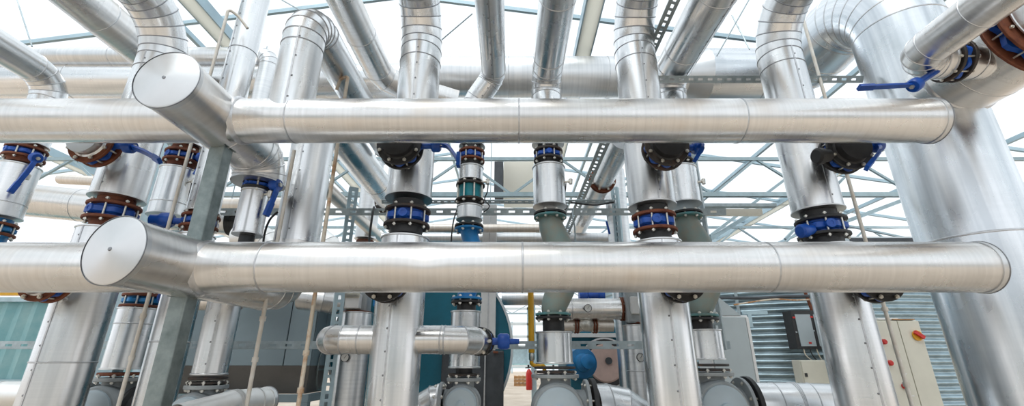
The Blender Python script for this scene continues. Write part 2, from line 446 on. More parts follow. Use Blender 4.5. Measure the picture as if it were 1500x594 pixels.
def truss(y, label, x0=-12, x1=12, zb=4.06, zt=4.78, n=26):
    T = thing('roof_truss', label, 'truss', (0, y, zb), 'lattice roof trusses')
    for z, wv in ((zb, .08), (zt, .06)):
        m_ = MB(); m_.bar((x0, y, z), (x1, y, z), wv, wv); m_.build('chord', 'truss', T)
    d = (x1 - x0) / n
    for i in range(n):
        a = (x0 + d * i, y, zb if i % 2 else zt); b = (x0 + d * (i + 1), y, zt if i % 2 else zb)
        m_ = MB(); m_.bar(a, b, .04, .04); m_.build('web_bar', 'truss', T)
truss(7.5, 'nearest lattice roof truss, just behind the pumps row')
truss(12, 'second lattice roof truss, behind the nearest one')
truss(16.5, 'third lattice roof truss from the front', n=20)
truss(22, 'fourth lattice roof truss from the front', n=20)
truss(29, 'farthest lattice roof truss in the hall', n=18)
# raking roof braces crossing behind the trusses on the right
for i, (a, b, r_) in enumerate((((1040, 345), (1180, 240), .035), ((1040, 350), (1120, 300), .05), ((1170, 350), (1330, 290), .05), ((1150, 350), (1260, 235), .03), ((1240, 330), (1345, 352), .025), ((560, 265), (640, 235), .03))):
    A = G(*a, 9.0); B = G(*b, 9.6); m_ = MB(); m_.bar(A, B, r_ * 1.6, r_ * 1.6)
    tag(m_.build('roof_brace', 'truss'), ['slim raking brace beside the slotted post on the right', 'short thick raking brace low beside the slotted post', 'wide pale raking brace between the right riser and big riser', 'thin steep brace behind the right riser', 'thin falling brace left of the big riser', 'thin brace between the middle risers behind the truss'][i], 'brace', 'raking roof braces')
# thin wire ties in the roof
for i, (a, b) in enumerate((((645, 60), (692, 20)), ((1072, 22), (1098, 72)), ((1050, 82), (1097, 0)), ((25, 0), (47, 68)), ((413, 0), (445, 18)))):
    A = G(*a, 4.9); B = G(*b, 4.7); m_ = MB(); m_.cyl(A, B, .009, 6)
    tag(m_.build('tie_wire', 'galv'), ['thin roof tie wire between the two middle ceiling pipes', 'thin short tie wire right of the thick ceiling pipe', 'long thin tie rod right of the thick ceiling pipe', 'dangling thin wire at the far left roof', 'thin tie wire above the capped elbow pipe'][i], 'wire', 'thin roof ties')

# left sheet wall of teal profiled panels
wl = thing('wall_left', 'teal translucent ribbed sheet wall behind the left pumps', None, (-9, 7, 0), kind='structure')
x = -11.0; k = 0
while x < -4.6:
    m_ = MB(); n = 8; vv = []; ff = []
    for i in range(n + 1):
        xx = x + .93 * i / n; yy = 7.0 + (.035 if i % 2 else 0)
        for z in (0.05, 2.08): vv.append((xx, yy, z))
    for i in range(n): ff.append([2 * i, 2 * i + 2, 2 * i + 3, 2 * i + 1])
    m_.add(vv, ff); o = m_.build('sheet', 'sheet', wl); sm = o.modifiers.new('thick', 'SOLIDIFY'); sm.thickness = .008
    x += .95; k += 1
for z in (2.10, .9):
    m_ = MB(); m_.bar((-11, 6.97, z), (-4.5, 6.97, z), .05, .07); m_.build('top_rail', 'galv_light', wl)
for xx in (-9.2, -7.35, -6.2, -4.9):
    m_ = MB(); m_.bar((xx, 7.1, 0), (xx, 7.1, 2.5), .07); m_.build('sheet_post', 'galv_light', wl)
# cream low wall strip with yellow tape on top of the sheets
m_ = MB(); m_.bar((-8.2, 7.0, 2.19), (-5.2, 7.0, 2.19), .03, .05); o = m_.build('edge_strip', 'yellow', wl)

# corrugated round water tank at the right
TCX, TCY, TR = 6.3, 11.6, 4.2
tk = thing('water_tank', 'round horizontally corrugated galvanised steel tank behind the control cabinet', 'tank', (TCX, TCY, 0))
nz_ = 27; pitch = .105
for p in range(7):
    a0 = math.radians(-170 + p * 24); a1 = math.radians(-170 + (p + 1) * 24) - .003
    vv = []; ff = []; na = 8; rows = nz_ * 4
    for j in range(rows + 1):
        z = j * pitch / 4; rr = TR + .032 * math.sin(j * PI / 2)
        for i in range(na + 1):
            a = a0 + (a1 - a0) * i / na; vv.append((TCX + rr * math.cos(a), TCY + rr * math.sin(a), z))
    W = na + 1
    for j in range(rows):
        for i in range(na): ff.append([j * W + i, j * W + i + 1, (j + 1) * W + i + 1, (j + 1) * W + i])
    m_ = MB(); m_.add(vv, ff, True); m_.build('corrugated_sheet', 'tank', tk, autosmooth=False)
    m_ = MB(); a = a0
    m_.bar((TCX + (TR + .03) * math.cos(a), TCY + (TR + .03) * math.sin(a), 0), (TCX + (TR + .03) * math.cos(a), TCY + (TR + .03) * math.sin(a), 2.83), .05, .03, up=(math.cos(a), math.sin(a), 0)); m_.build('joint_strip', 'galv', tk)
m_ = MB(); pts = [(TCX + (TR + .05) * math.cos(math.radians(a)), TCY + (TR + .05) * math.sin(math.radians(a)), 2.86) for a in range(-175, -4, 5)]
m_.tube(pts, .05, 8); m_.build('top_rim', 'galv', tk)
m_ = MB(); m_.lathe((TCX, TCY, 2.76), (0, 0, 1), [(0, TR - .03), (.06, TR - .03), (.07, .2)], 48); m_.build('tank_cover', 'charcoal', tk)

# far end wall of the hall
wf = thing('wall_far', 'pale far end of the greenhouse with slim posts', None, (0, 47, 0), kind='structure')
for xx in [-24 + 2.4 * i for i in range(21)]:
    m_ = MB(); m_.bar((xx, 47, 0), (xx, 47, 5), .12); m_.build('post', 'galv_light', wf)
for z in (.5, 1.6, 2.6, 3.6, 4.9):
    m_ = MB(); m_.bar((-24, 47, z), (24, 47, z), .1); m_.build('cross_rail', 'far_panel', wf)
m_ = MB(); m_.bar((-24, 47.1, 1.0), (24, 47.1, 1.0), .03, 1.0); m_.build('lower_panel', 'sheet', wf)
# unseen wall behind the viewpoint, added to give the pipe reflections contrast
m_ = MB(); m_.box((0, -9, 1.4), (40, .12, 2.8)); struct('wall_back_added', m_, 'far_panel', 'unseen pale panel wall added behind the viewpoint for contrast in the reflections')

# ================================================================== SLOTTED RAILS AND POSTS
def slotted(name, label, a, b, face, width=.05, depth=.045, pitch=.07, slot=.042, mat='galv', group='slotted steel channels', sides=1, cat='rail'):
    """steel channel from a to b; 'face' points towards the slotted web"""
    a = Vector(a); b = Vector(b); t = (b - a).normalized(); L = (b - a).length; n = Vector(face); n = (n - t * n.dot(t)).normalized(); s = t.cross(n).normalized()
    T = thing(name, label, cat, a, group); W = width / 2; hs = width * .16
    vv = []; ff = []
    def quad(x0, x1, y0, y1):
        o = len(vv)
        for x_, y_ in ((x0, y0), (x1, y0), (x1, y1), (x0, y1)): vv.append(a + t * x_ + s * y_ + n * depth / 2)
        ff.append([o, o + 1, o + 2, o + 3])
    quad(0, L, -W, -hs); quad(0, L, hs, W); k = int(L / pitch)
    x = 0.
    for i in range(k):
        x1 = (i + .5) * pitch - slot / 2; quad(x, x1, -hs, hs); x = (i + .5) * pitch + slot / 2
    quad(x, L, -hs, hs)
    m_ = MB(); m_.add(vv, ff); o = m_.build('slotted_web', mat, T); sm = o.modifiers.new('thick', 'SOLIDIFY'); sm.thickness = .003; sm.offset = 0
    for sg in (-1, 1):
        m_ = MB(); m_.bar(a + s * sg * W, b + s * sg * W, .003, depth, up=n); m_.build('channel_side', mat, T)
        m_ = MB(); m_.bar(a + s * sg * W * .72 - n * depth / 2, b + s * sg * W * .72 - n * depth / 2, W * .56, .003, up=n); m_.build('channel_lip', mat, T)
    return T
z = Zp(310, 4.62); slotted('slotted_rail', 'long slotted steel rail crossing between the two headers', (Xp(235, 310, 4.62), 4.62, z), (Xp(1062, 310, 4.62), 4.62, z), (0, -1, -.25), .075, .05, .16, .07)
z = Zp(505, 4.75); slotted('slotted_rail', 'long slotted steel rail low behind the pumps', (Xp(-40, 505, 4.75), 4.75, z), (Xp(1068, 505, 4.75), 4.75, z), (0, -1, 0), .075, .05, .16, .07)
z = Zp(116, 3.88); slotted('slotted_rail', 'slotted steel rail above the upper header on the right', (Xp(962, 116, 3.88), 3.88, z), (Xp(1262, 116, 3.88), 3.88, z), (0, -1, -.7), .07, .05, .10, .05)
z = Zp(295, 4.9); slotted('slotted_rail', 'thin slotted rail just below the truss beside the middle valves', (Xp(560, 295, 4.9), 4.9, z), (Xp(900, 295, 4.9), 4.9, z), (0, -1, -.6), .04, .04, .08, .04)
slotted('slotted_rail', 'slotted channel running back beside the middle right ceiling elbow', (1.42, 1.8, HC + 2.96), (1.42, 3.9, HC + 2.96), (-.35, 0, -1), .085, .05, .075, .045)
slotted('slotted_rail', 'slotted channel running back below the upper header left of the middle right riser', (.9, 3.7, HC + 1.99), (.9, 7.0, HC + 1.99), (-.3, 0, -1), .09, .05, .09, .05)
slotted('slotted_post', 'upright slotted steel post between the capped elbow pipe and the middle left riser', (-1.87, 4.8, 0), (-1.87, 4.8, Zp(275, 4.8)), (.55, -1, 0), .10, .06, .075, .045, 'galv_light')
slotted('slotted_post', 'upright slotted steel post right of the middle right riser', (2.12, 4.68, Zp(512, 4.68)), (2.12, 4.68, Zp(214, 4.68)), (-.75, -1, 0), .11, .07, .085, .05)
slotted('slotted_post', 'slim slotted steel post behind and left of the middle right riser', (1.39, 5.5, 0), (1.39, 5.5, Zp(275, 5.5)), (-.7, -1, 0), .09, .06, .075, .045, 'galv_light')
def ibeam(label, x, y, z1, w_=.2, d_=.14):
    T = thing('steel_column', label, 'column', (x, y, 0), 'galvanised columns')
    for sg in (-1, 1):
        m_ = MB(); m_.box((x, y + sg * d_ / 2, z1 / 2), (w_, .012, z1)); m_.build('column_flange', 'galv_light', T)
    m_ = MB(); m_.box((x, y, z1 / 2), (.012, d_ - .012, z1)); m_.build('column_web', 'galv_light', T)
ibeam('pale blue galvanised column behind the left riser', -4.48, 5.2, 4.1)
ibeam('pale galvanised column behind the square post', -5.35, 6.78, 4.1, .18)
# square post under the two left stubs
T = thing('square_post', 'weathered galvanised square post holding up the capped pipe stubs', 'post', (-2.1, 2.84, 0))
lowz, upz = Zp(391, 2.76), Zp(177, 2.76)
for z0, z1 in ((0, lowz - .17), (lowz + .17, upz - .17)):
    m_ = MB(); m_.box((-2.1, 2.84, (z0 + z1) / 2), (.108, .108, z1 - z0)); o = m_.build('post_tube', 'galv_post', T)
    bv = o.modifiers.new('bevel', 'BEVEL'); bv.width = .012; bv.segments = 3
    m_ = MB(); m_.box((-2.1, 2.84, z1 - .004), (.13, .13, .012)); m_.build('saddle_plate', 'galv_post', T)

# ================================================================== FRONT HEADERS
YH, RH, RS, XS = 2.76, .158, .185, -2.12
def header(label, zc, xr, seams_px, py, dent):
    T = thing('header_pipe', label, 'pipe', (0, YH, zc), 'front header pipes')
    xs = [Xp(p, py, YH) for p in seams_px]
    run(T, [(XS + .05, YH, zc), (xr, YH, zc)], RH, mat='alu_header', seg=48, seams=[x - XS - .05 for x in xs], ends=(None, 'cap'), lap=8, rivets=False, dent=dent)
    run(T, [(XS - .05, YH, zc), (-4.9, YH, zc)], RH, mat='alu_header', seg=48, seams=[1.9], ends=(None, 'cap'))
    m_ = MB(); 
    for sx in (1,):
        xx = XS + .17; m_.lathe((xx, YH, zc), (1, 0, 0), [(0, RH + .016), (.012, RH + .014), (.028, RH + .005), (.034, RH)], 48)
    m_.build('saddle_collar', 'seam', T)
    return T
hu = header('upper header pipe of dull aluminium cladding across the whole frame', upz, Xp(1395, 180, YH) - .15, (432, 760, 1080), 177, None)
hl = header('lower header pipe of dull aluminium cladding, dented at its middle', lowz, Xp(1478, 395, YH) - .175, (393, 765, 1122), 391, (Vector((Xp(628, 378, YH), YH - .14, lowz + .06)), .08, .013, Vector((0, -.9, .4))))
run(hu, [(XS, 2.27, upz), (XS, 3.38, upz), (XS, 3.38, upz - .235)], RS + .01, R=.22, mat='alu_header', seg=44, gores=5, ends=('cap', 'collar'), lap=-62, seams=[.56], cname='stub_section')
XN, YN = -1.93, 3.80
run(hl, [(XS - .02, 2.30, lowz), (XN, YN, lowz), (XN, YN, lowz + .45)], RS, R=.28, mat='alu_header', seg=44, gores=5, ends=('cap', None), lap=-62, seams=[.56], cname='stub_section')

# ================================================================== MAIN RISERS (first row)
YV, RV = 3.5, .19
def riser(label, x, zt, zcol, zlow, zcut=None, bend=(0, -1), runlen=2.6, tilt=.0, mat='alu'):
    T = thing('riser_pipe', label, 'pipe', (x, YV, 0), 'big clad risers')
    top = Vector((x, YV, zt)); e = Vector((x + bend[0] * runlen, YV + bend[1] * runlen, zt + tilt))
    run(T, [(x, YV, zcol), top, e], RV, R=.46, mat=mat, seg=44, gores=6, ends=('collar', None), lap=0, band='seam_dark', seams=[max(.1, (zt - .46 - zcol) - .14)])
    run(T, [(x, YV, zlow), (x, YV, .06)], RV, mat=mat, seg=44, ends=('collar', None), lap=6, seams=[1.45] if zcut is None else [zlow - zcut])
    m_ = MB(); m_.disc((x, YV, .03), Z_, .26, .06, 36); m_.build('base_plate', 'galv', T)
    return T
V0X, V1X, V2X, V3X = -3.37, -.88, 1.19, 2.585
r0 = riser('left riser of bright aluminium with rusty flanged valve, bending overhead', V0X, HC + 3.15, Zp(292, YV), Zp(338, YV), Zp(530, YV))
r1 = riser('middle left riser with two capped side branches low down', V1X, HC + 3.27, Zp(292, YV), Zp(350, YV))
r2 = riser('middle right riser with gored elbow at its top and black flanges', V2X, HC + 3.26, Zp(303, YV), Zp(356, YV))
r3 = riser('right riser leaning left in view, beside the control cabinet', V3X, HC + 3.2, Zp(310, YV), Zp(362, YV))
FR = (0, -1, 0)
butterfly('blue valve with rusty flanges on the left riser above the round cap', (V0X, YV, Zp(313, YV)), Z_, .2, 'rust', (-.25, -1, 0), neckmat='rust', rf=.185, nk=(.6, .6), gap=.125)
butterfly('blue valve with black flanges on the middle left riser between the headers', (V1X, YV, Zp(320, YV)), Z_, .2, 'black_rust', (.02, -1, 0), rf=.19, gap=.13, neck=.05)
butterfly('blue valve with brown flanges on the middle right riser between the headers', (V2X, YV, Zp(328, YV)), Z_, .2, 'rust', (-.18, -1, 0), rf=.18, gap=.13, neck=.05)
tv = butterfly('blue valve with dark flanges on the right riser between the headers', (V3X, YV, Zp(335, YV)), Z_, .2, 'black', (-.25, -1, 0), rf=.19, gap=.13, neck=.05)
m_ = MB(); m_.lathe((V3X - .15, YV - .09, Zp(341, YV)), (-1, -.25, -.15), [(0, .04), (.06, .04), (.065, .055), (.12, .055), (.13, .04)], 18)
m_.build('gear_cap', 'blue', tv)

# branch valves between headers and risers
def branch(label, x, z, fl, lever, black=True, dx=0., boss=None, rf=.175):
    T = butterfly(label, (x + dx, 3.13, z), Y_, .17, fl, boss, lever, gap=.09, neck=.05, rf=rf, group='branch valves behind the headers', neckmat='black' if fl != 'rust' else 'alu_far')
    return T
branch('blue valve with rusty flanges under the upper header on the left riser', V0X + .05, upz, 'rust', [(V0X + .33, 3.12, upz - .02), (V0X + .52, 3.06, upz - .10), (V0X + .72, 2.98, upz - .21)])
branch('black flanged valve with blue lever under the upper header at the middle left riser', V1X - .01, upz - .02, 'black', [(V1X + .28, 3.12, upz - .01), (V1X + .37, 3.1, upz - .03), (V1X + .46, 3.05, upz - .17), (V1X + .47, 3.04, upz - .22)])
branch('black flanged valve with blue lever under the upper header at the middle right riser', V2X + .03, upz - .03, 'black_rust', [(V2X + .29, 3.12, upz - .03), (V2X + .27, 3.0, upz - .08), (V2X + .19, 2.98, upz - .2)])
tv = branch('black flanged valve with long blue lever under the upper header at the right riser', V3X + .06, upz - .06, 'black', [(V3X + .31, 3.1, upz - .02), (V3X + .22, 3.0, upz - .12), (V3X + .04, 2.95, upz - .28)])
m_ = MB(); m_.lathe((V3X - .10, 3.10, upz - .11), (-1, -.1, -.1), [(0, .05), (.05, .05), (.06, .065), (.10, .065), (.115, .05)], 20)
m_.build('spindle_cap', 'black', tv)
for x, fl, lab in ((V0X + .05, 'rust', 'rusty flanged valve peeking below the lower header at the far left'), (V1X - .02, 'black', 'black flanged valve peeking below the lower header at the middle left riser'), (V2X + .02, 'black', 'black flanged valve peeking below the lower header at the middle right riser'), (V3X + .02, 'black', 'black flanged valve peeking below the lower header at the right riser')):
    branch(lab, x, lowz - .01, fl, None, rf=.165)
# low side branches on the middle left riser
zb = Zp(497, YV)
run(r1, [(V1X - RV + .03, YV, zb), (V1X - .55, YV, zb), (V1X - .55, YV + .35, zb)], .105, R=.14, mat='alu_header', gores=3, seg=28, seams=[.12], cname='branch_section')
run(r1, [(V1X + RV - .03, YV, zb), (V1X + .52, YV, zb), (V1X + .60, YV + .30, zb)], .105, R=.2, mat='alu_header', gores=2, seg=28, seams=[.18], cname='branch_section', ends=(None, None))
butterfly('small blue valve on the right low branch of the middle left riser', (V1X + .615, YV + .33, zb), (.25, 1, 0), .1, 'black', None, None, gap=.07, neck=.03, rf=.115, group='butterfly valves', nb=6)
T = thing('gear_operator', 'blue gear operator with stub shaft beside the low branch', 'valve gear', (V1X + .75, YV + .3, zb))
m_ = MB(); a = Vector((V1X + .66, YV + .32, zb)); m_.lathe(a, (1, 0, 0), [(0, .035), (.06, .03), (.10, .03)], 14); m_.build('shaft_neck', 'blue', T)
m_ = MB(); m_.lathe(a + Vector((.10, 0, 0)), (1, 0, 0), [(0, .05), (.02, .065), (.08, .065), (.10, .05)], 18); m_.build('gear_housing', 'blue', T)
m_ = MB(); m_.lathe(a + Vector((.19, 0, 0)), (1, 0, 0), [(0, .025), (.09, .02)], 12); m_.build('stub_shaft', 'blue', T)

# ================================================================== CAPPED ELBOW PIPE (N), ceiling runs
T = thing('riser_pipe', 'thick riser between the headers that turns to the back behind the upper header', 'pipe', (XN, YN, 0), 'big clad risers')
zn = HC + 2.38
run(T, [(XN, YN, lowz + .42), (XN, YN, zn), (XN, 6.75, zn)], .188, R=.3, seg=44, gores=5, lap=0, mat='alu', seams=[3.2], ends=(None, 'collar'))
flange_pair(T, (XN, 6.5, zn), Y_, .24, 'black_rust', .05)
XU = -1.61; zu = HC + 2.56
T = thing('riser_pipe', 'short thick riser on top of the upper header ending in a rounded gored elbow', 'pipe', (XU, YH, upz), 'big clad risers')
run(T, [(XU, YH, upz + .03), (XU, YH, zu), (XU, 5.0, zu)], .150, R=.22, seg=44, gores=5, band='seam_dark', lap=12, mat='alu', seams=[zu - .22 - upz - .13], ends=(None, 'collar'))
T = thing('ceiling_pipe', 'sloping ceiling pipe bending right behind the middle left riser', 'pipe', (-1.58, 4, HC + 3.2), 'ceiling pipes')
run(T, [(-1.62, .4, HC + 3.2), (-1.57, 4.5, HC + 3.2), (-.7, 4.75, HC + 3.05)], .155, R=.3, gores=3, mat='alu_header', seg=36, seams=[2.2, 3.3])
T = thing('ceiling_pipe', 'thick ceiling pipe crossing the top left corner', 'pipe', (-4.3, 4, HC + 3.4), 'ceiling pipes')
run(T, [(-4.35, 1.2, HC + 3.4), (-4.3, 4.75, HC + 3.4)], .2, mat='alu_header', seg=36, seams=[1.4, 2.45])
# far horizontal runs
T = thing('ceiling_pipe', 'slim horizontal pipe high at the left ending in a downward elbow', 'pipe', (-6, 5, Zp(82, 5)), 'ceiling pipes')
xe = Xp(396, 90, 5.)
run(T, [(-9.5, 5, Zp(83, 5)), (xe, 5, Zp(83, 5)), (xe, 5, Zp(83, 5) - .9)], .125, R=.16, gores=4, mat='alu_far', seg=30, seams=[2., 4.])
T = thing('ceiling_pipe', 'thick horizontal pipe just above the upper header at the left', 'pipe', (-6, 5.2, Zp(120, 5.2)), 'ceiling pipes')
run(T, [(-10, 5.2, Zp(120, 5.2)), (-1.2, 5.2, Zp(120, 5.2))], .25, mat='alu', seg=36, seams=[3.9, 6.2])
T = thing('ceiling_pipe', 'thick pale horizontal pipe behind the middle ceiling pipes', 'pipe', (1, 5.5, Zp(113, 5.5)), 'ceiling pipes')
zB = Zp(113, 5.5)
run(T, [(-1.15, 5.5, zB), (2.55, 5.5, zB)], .30, mat='alu_far', seg=36, seams=[1.1, 2.55], ends=('collar', None))
m_ = MB(); m_.lathe((2.55, 5.5, zB), X_, [(0, .302), (.3, .41)], 40, caps=False); m_.build('reducer_cone', 'alu_cap', T)

# ================================================================== SECOND ROW: hanging valve stacks down to the pumps
YW = 4.2
def stackpipe(T, x, z0, z1, r, y=YW, mat='alu', lap=None):
    run(T, [(x, y, z0), (x, y, z1)], r, mat=mat, seg=32, ends=('collar', 'collar'), lap=lap)
LASTP = [None]
def pump(label, x, y, zt, k=1., side=1, legs=True, cover=True):
    """cast pump head: top flange, bowl, round front cover, side flange"""
    T = thing('pump', label, 'pump', (x, y, 0), 'grey cast pumps')
    m_ = MB(); m_.disc((x, y, zt), Z_, .19 * k, .03, 32); m_.build('top_flange', 'pump', T)
    m_ = MB(); m_.lathe((x, y, zt - .01), -Z_, [(0, .12 * k), (.05, .115 * k), (.12 * k, .15 * k), (.19 * k, .19 * k), (.30 * k, .19 * k), (.42 * k, .15 * k), (.48 * k, .1 * k)], 28)
    zc = zt - .24 * k
    m_.lathe((x, y + .12 * k, zc), (0, -1, 0), [(0, .15 * k), (.06 * k, .195 * k), (.30 * k, .2 * k), (.33 * k, .185 * k)], 32); m_.build('casing', 'pump', T)
    if cover:
        m_ = MB(); m_.lathe((x, y - .20 * k, zc), (0, -1, 0), [(0, .17 * k), (.03, .168 * k), (.045, .15 * k), (.05, 0)], 36); m_.build('cover_plate', 'pump_cover', T)
        m_ = MB(); m_.lathe((x, y - .24 * k, zc), (0, -1, 0), [(0, .05 * k), (.03, .045 * k), (.04, .02 * k)], 16); m_.build('cover_boss', 'pump_cover', T)
    bolts(T, (x, y, zt + .005), Z_, .165 * k, .08, 8, .009)
    sd = Vector((side, 0, 0)); a = Vector((x, y, zc)) + sd * .18 * k
    m_ = MB(); m_.lathe(a - sd * .06, sd, [(0, .14 * k), (.10 * k, .14 * k)], 28); m_.build('side_neck', 'pump', T)
    m_ = MB(); m_.disc(a + sd * (.06 * k), sd, .215 * k, .03, 32); m_.build('side_flange', 'pump', T)
    bolts(T, a + sd * (.075 * k), sd, .185 * k, .09, 8, .01)
    m_ = MB(); m_.lathe((x, y, zc - .24 * k), -Z_, [(0, .09 * k), (zc - .26 * k, .09 * k), (zc - .26 * k, .2 * k), (zc - .24 * k - .002, .2 * k)], 24); m_.build('pedestal', 'pump', T)
    LASTP[0] = T
    return a + sd * (.10 * k), zc
GW = 'middle valve stacks'
# --- W2 (centre)
x = .385
T = thing('ceiling_pipe', 'ceiling pipe over the centre turning down into the centre valve stack', 'pipe', (x, YW, HC + 3), 'ceiling pipes')
run(T, [(x + .05, .4, HC + 3.02), (x, YW, HC + 3.0), (x, YW, Zp(212, YW))], .165, R=.24, gores=4, mat='alu', seg=36, seams=[1.3, 2.6, 3.4], ends=(None, 'collar'), band='seam')
butterfly('small blue valve topping the centre stack below the upper header', (x, YW, Zp(229, YW)), Z_, .15, 'black_rust', FR, rf=.155, neck=.05)
T = thing('stack_pipe', 'clad pipe section hanging below the centre valve above the green bend', 'pipe', (x, YW, Zp(300, YW)), GW)
stackpipe(T, x, Zp(246, YW), Zp(303, YW), .165); probe(T, (x + .16, YW - .03, Zp(268, YW)), (1, -.1, .1))
T = thing('reducer_bend', 'grey green cast bend under the centre stack', 'pipe bend', (x, YW, Zp(340, YW)), 'green cast bends')
def greenbend(T, x, zt, zb_, bow):
    flange_pair(T, (x, YW, zt), Z_, .165, 'teal_flange', .032, 8, 'black')
    pts = smooth_path([(x, YW, zt - .02), (x + .01, YW, zt - .12), (x + bow * .6, YW, zt - .32), (x + bow, YW, (zt + zb_) / 2 - .02), (x + bow * .75, YW, zb_ + .3), (x + .02, YW, zb_ + .12), (x, YW, zb_ + .02)], 4)
    n = len(pts); m_ = MB(); m_.tube(pts, .1, 24, [.105 + .035 * math.sin(PI * i / (n - 1)) for i in range(n)]); m_.build('cast_bend', 'green_cast', T)
    flange_pair(T, (x, YW, zb_), Z_, .165, 'black', .032, 8, 'teal_flange')
greenbend(T, x, Zp(316, YW), Zp(463, YW), .13)
m_ = MB(); m_.lathe((x, YW, Zp(467, YW)), -Z_, [(0, .1), (Zp(467, YW) - Zp(486, YW), .1)], 24); m_.build('rubber_neck', 'black', T)
T = thing('stack_pipe', 'short clad spool between the centre green bend and the centre pump', 'pipe', (x, YW, Zp(500, YW)), GW)
stackpipe(T, x, Zp(486, YW), Zp(532, YW), .163); 
for zz in (538, 544): 
    m_ = MB(); m_.disc((x, YW, Zp(zz, YW)), Z_, .185, .02, 32); m_.build('flange', 'black_rust', T)
e, zc = pump('grey cast pump head with pale blue round cover at the centre', x, YW, Zp(550, YW), 1.12)
T = thing('pump_pipe', 'clad pipe leaving the centre pump to the right and bending down', 'pipe', e, 'pump outlet pipes')
m_ = MB(); m_.disc(e + Vector((.012, 0, 0)), X_, .25, .04, 32); m_.build('flange', 'black', T)
run(T, [e + Vector((.03, 0, 0)), e + Vector((.43, .05, 0)), e + Vector((.46, .05, -.8))], .205, R=.3, gores=4, seg=36, seams=[.24], mat='alu')
# --- W3 (right)
x = 1.755
T = thing('ceiling_pipe', 'thick ceiling pipe right of the slotted channel at the top', 'pipe', (x, YW, HC + 3), 'ceiling pipes')
run(T, [(x + .06, .4, HC + 3.02), (x, YW, HC + 3.0), (x, YW, Zp(215, YW))], .185, R=.26, gores=4, mat='alu', seg=36, seams=[1.3, 2.55, 3.3], ends=(None, 'collar'), lap=150)
butterfly('small blue valve half hidden behind the middle right riser', (x, YW, Zp(232, YW)), Z_, .15, 'black_rust', FR, rf=.155, neck=.05)
T = thing('stack_pipe', 'clad pipe section half hidden right of the middle right riser', 'pipe', (x, YW, Zp(300, YW)), GW)
stackpipe(T, x, Zp(248, YW), Zp(300, YW), .165); probe(T, (x + .16, YW - .03, Zp(268, YW)), (1, -.1, .1))
T = thing('reducer_bend', 'grey green cast bend right of the middle right riser', 'pipe bend', (x, YW, Zp(340, YW)), 'green cast bends')
greenbend(T, x, Zp(316, YW), Zp(465, YW), .14)
m_ = MB(); m_.lathe((x, YW, Zp(469, YW)), -Z_, [(0, .1), (Zp(469, YW) - Zp(483, YW), .1)], 24); m_.build('rubber_neck', 'black', T)
T = thing('stack_pipe', 'short clad spool above the pump right of the middle right riser', 'pipe', (x, YW, Zp(500, YW)), GW)
stackpipe(T, x, Zp(483, YW), Zp(526, YW), .163)
for zz in (534, 541):
    m_ = MB(); m_.disc((x, YW, Zp(zz, YW)), Z_, .185, .02, 32); m_.build('flange', 'black_rust', T)
e, zc = pump('grey cast pump head with pale blue cover right of the middle right riser', x, YW, Zp(547, YW), 1.12)
T = thing('pump_pipe', 'long clad pipe leaving the right pump towards the control cabinet', 'pipe', e, 'pump outlet pipes')
m_ = MB(); m_.disc(e + Vector((.012, 0, 0)), X_, .25, .04, 32); m_.build('flange', 'black', T)
run(T, [e + Vector((.03, 0, 0)), e + Vector((.40, -.02, .0)), e + Vector((1.0, -.1, -.02)), e + Vector((1.05, -.1, -.7))], .2, R=[.4, .25], gores=3, seg=36, seams=[.2, .5], mat='alu')
# --- W1 (left of centre, thin)
x = -.43
T = thing('ceiling_pipe', 'slim ceiling pipe over the centre with a sideways jog to the left', 'pipe', (x, YW, HC + 3), 'ceiling pipes')
run(T, [(-.20, .4, HC + 3.0), (-.20, 4.12, HC + 3.0), (-.43, YW + .05, HC + 2.72), (-.43, YW + .02, Zp(214, YW))], .132, R=[.16, .16], gores=4, mat='alu', seg=32, seams=[2.4], ends=(None, 'collar'), lap=180)
butterfly('small blue valve topping the thin stack below the upper header', (x, YW, Zp(230, YW)), Z_, .14, 'rust', FR, rf=.14, neck=.04)
T = thing('stack_pipe', 'short clad spool between the thin stack valve and the teal sight glass', 'pipe', (x, YW, Zp(258, YW)), GW); stackpipe(T, x, Zp(246, YW), Zp(266, YW), .125)
T = thing('sight_glass', 'teal sight section with silver tie bolts between black flanges', 'sight glass', (x, YW, Zp(283, YW)))
zg = Zp(283, YW); m_ = MB(); m_.lathe((x, YW, zg - .075), Z_, [(0, .115), (.15, .115)], 32); m_.build('teal_drum', 'cyan', T)
for sg in (-1, 1):
    m_ = MB(); m_.disc((x, YW, zg + sg * .085), Z_, .15, .022, 32); m_.build('flange', 'black_rust', T)
    m_ = MB(); m_.lathe((x, YW, zg + sg * .09), (0, 0, sg), [(0, .12), (.02, .1), (.07, .1)], 24); m_.build('pipe_neck', 'black', T)
bolts(T, (x, YW, zg), Z_, .132, .24, 8, .010)
T = thing('stack_pipe', 'short clad spool below the teal sight section', 'pipe', (x, YW, Zp(315, YW)), GW); stackpipe(T, x, Zp(303, YW), Zp(322, YW), .125); probe(T, (x + .12, YW - .03, Zp(268, YW)), (1, -.1, .1))
T = thing('reducer_bend', 'bright blue cast bend under the thin stack', 'pipe bend', (x, YW, Zp(345, YW)))
flange_pair(T, (x, YW, Zp(334, YW)), Z_, .145, 'blue_light', .032, 8, 'black')
pts = smooth_path([(x, YW, Zp(336, YW)), (x + .01, YW, Zp(345, YW)), (x + .07, YW, Zp(375, YW)), (x + .07, YW, Zp(405, YW)), (x, YW, Zp(430, YW)), (x, YW, Zp(437, YW))], 4)
m_ = MB(); m_.tube(pts, .085, 24); m_.build('cast_bend', 'blue_light', T)
flange_pair(T, (x, YW, Zp(440, YW)), Z_, .145, 'black', .032, 8, 'blue_light')
m_ = MB(); m_.lathe((x, YW, Zp(444, YW)), -Z_, [(0, .09), (Zp(444, YW) - Zp(456, YW), .09)], 24); m_.build('rubber_neck', 'black', T)
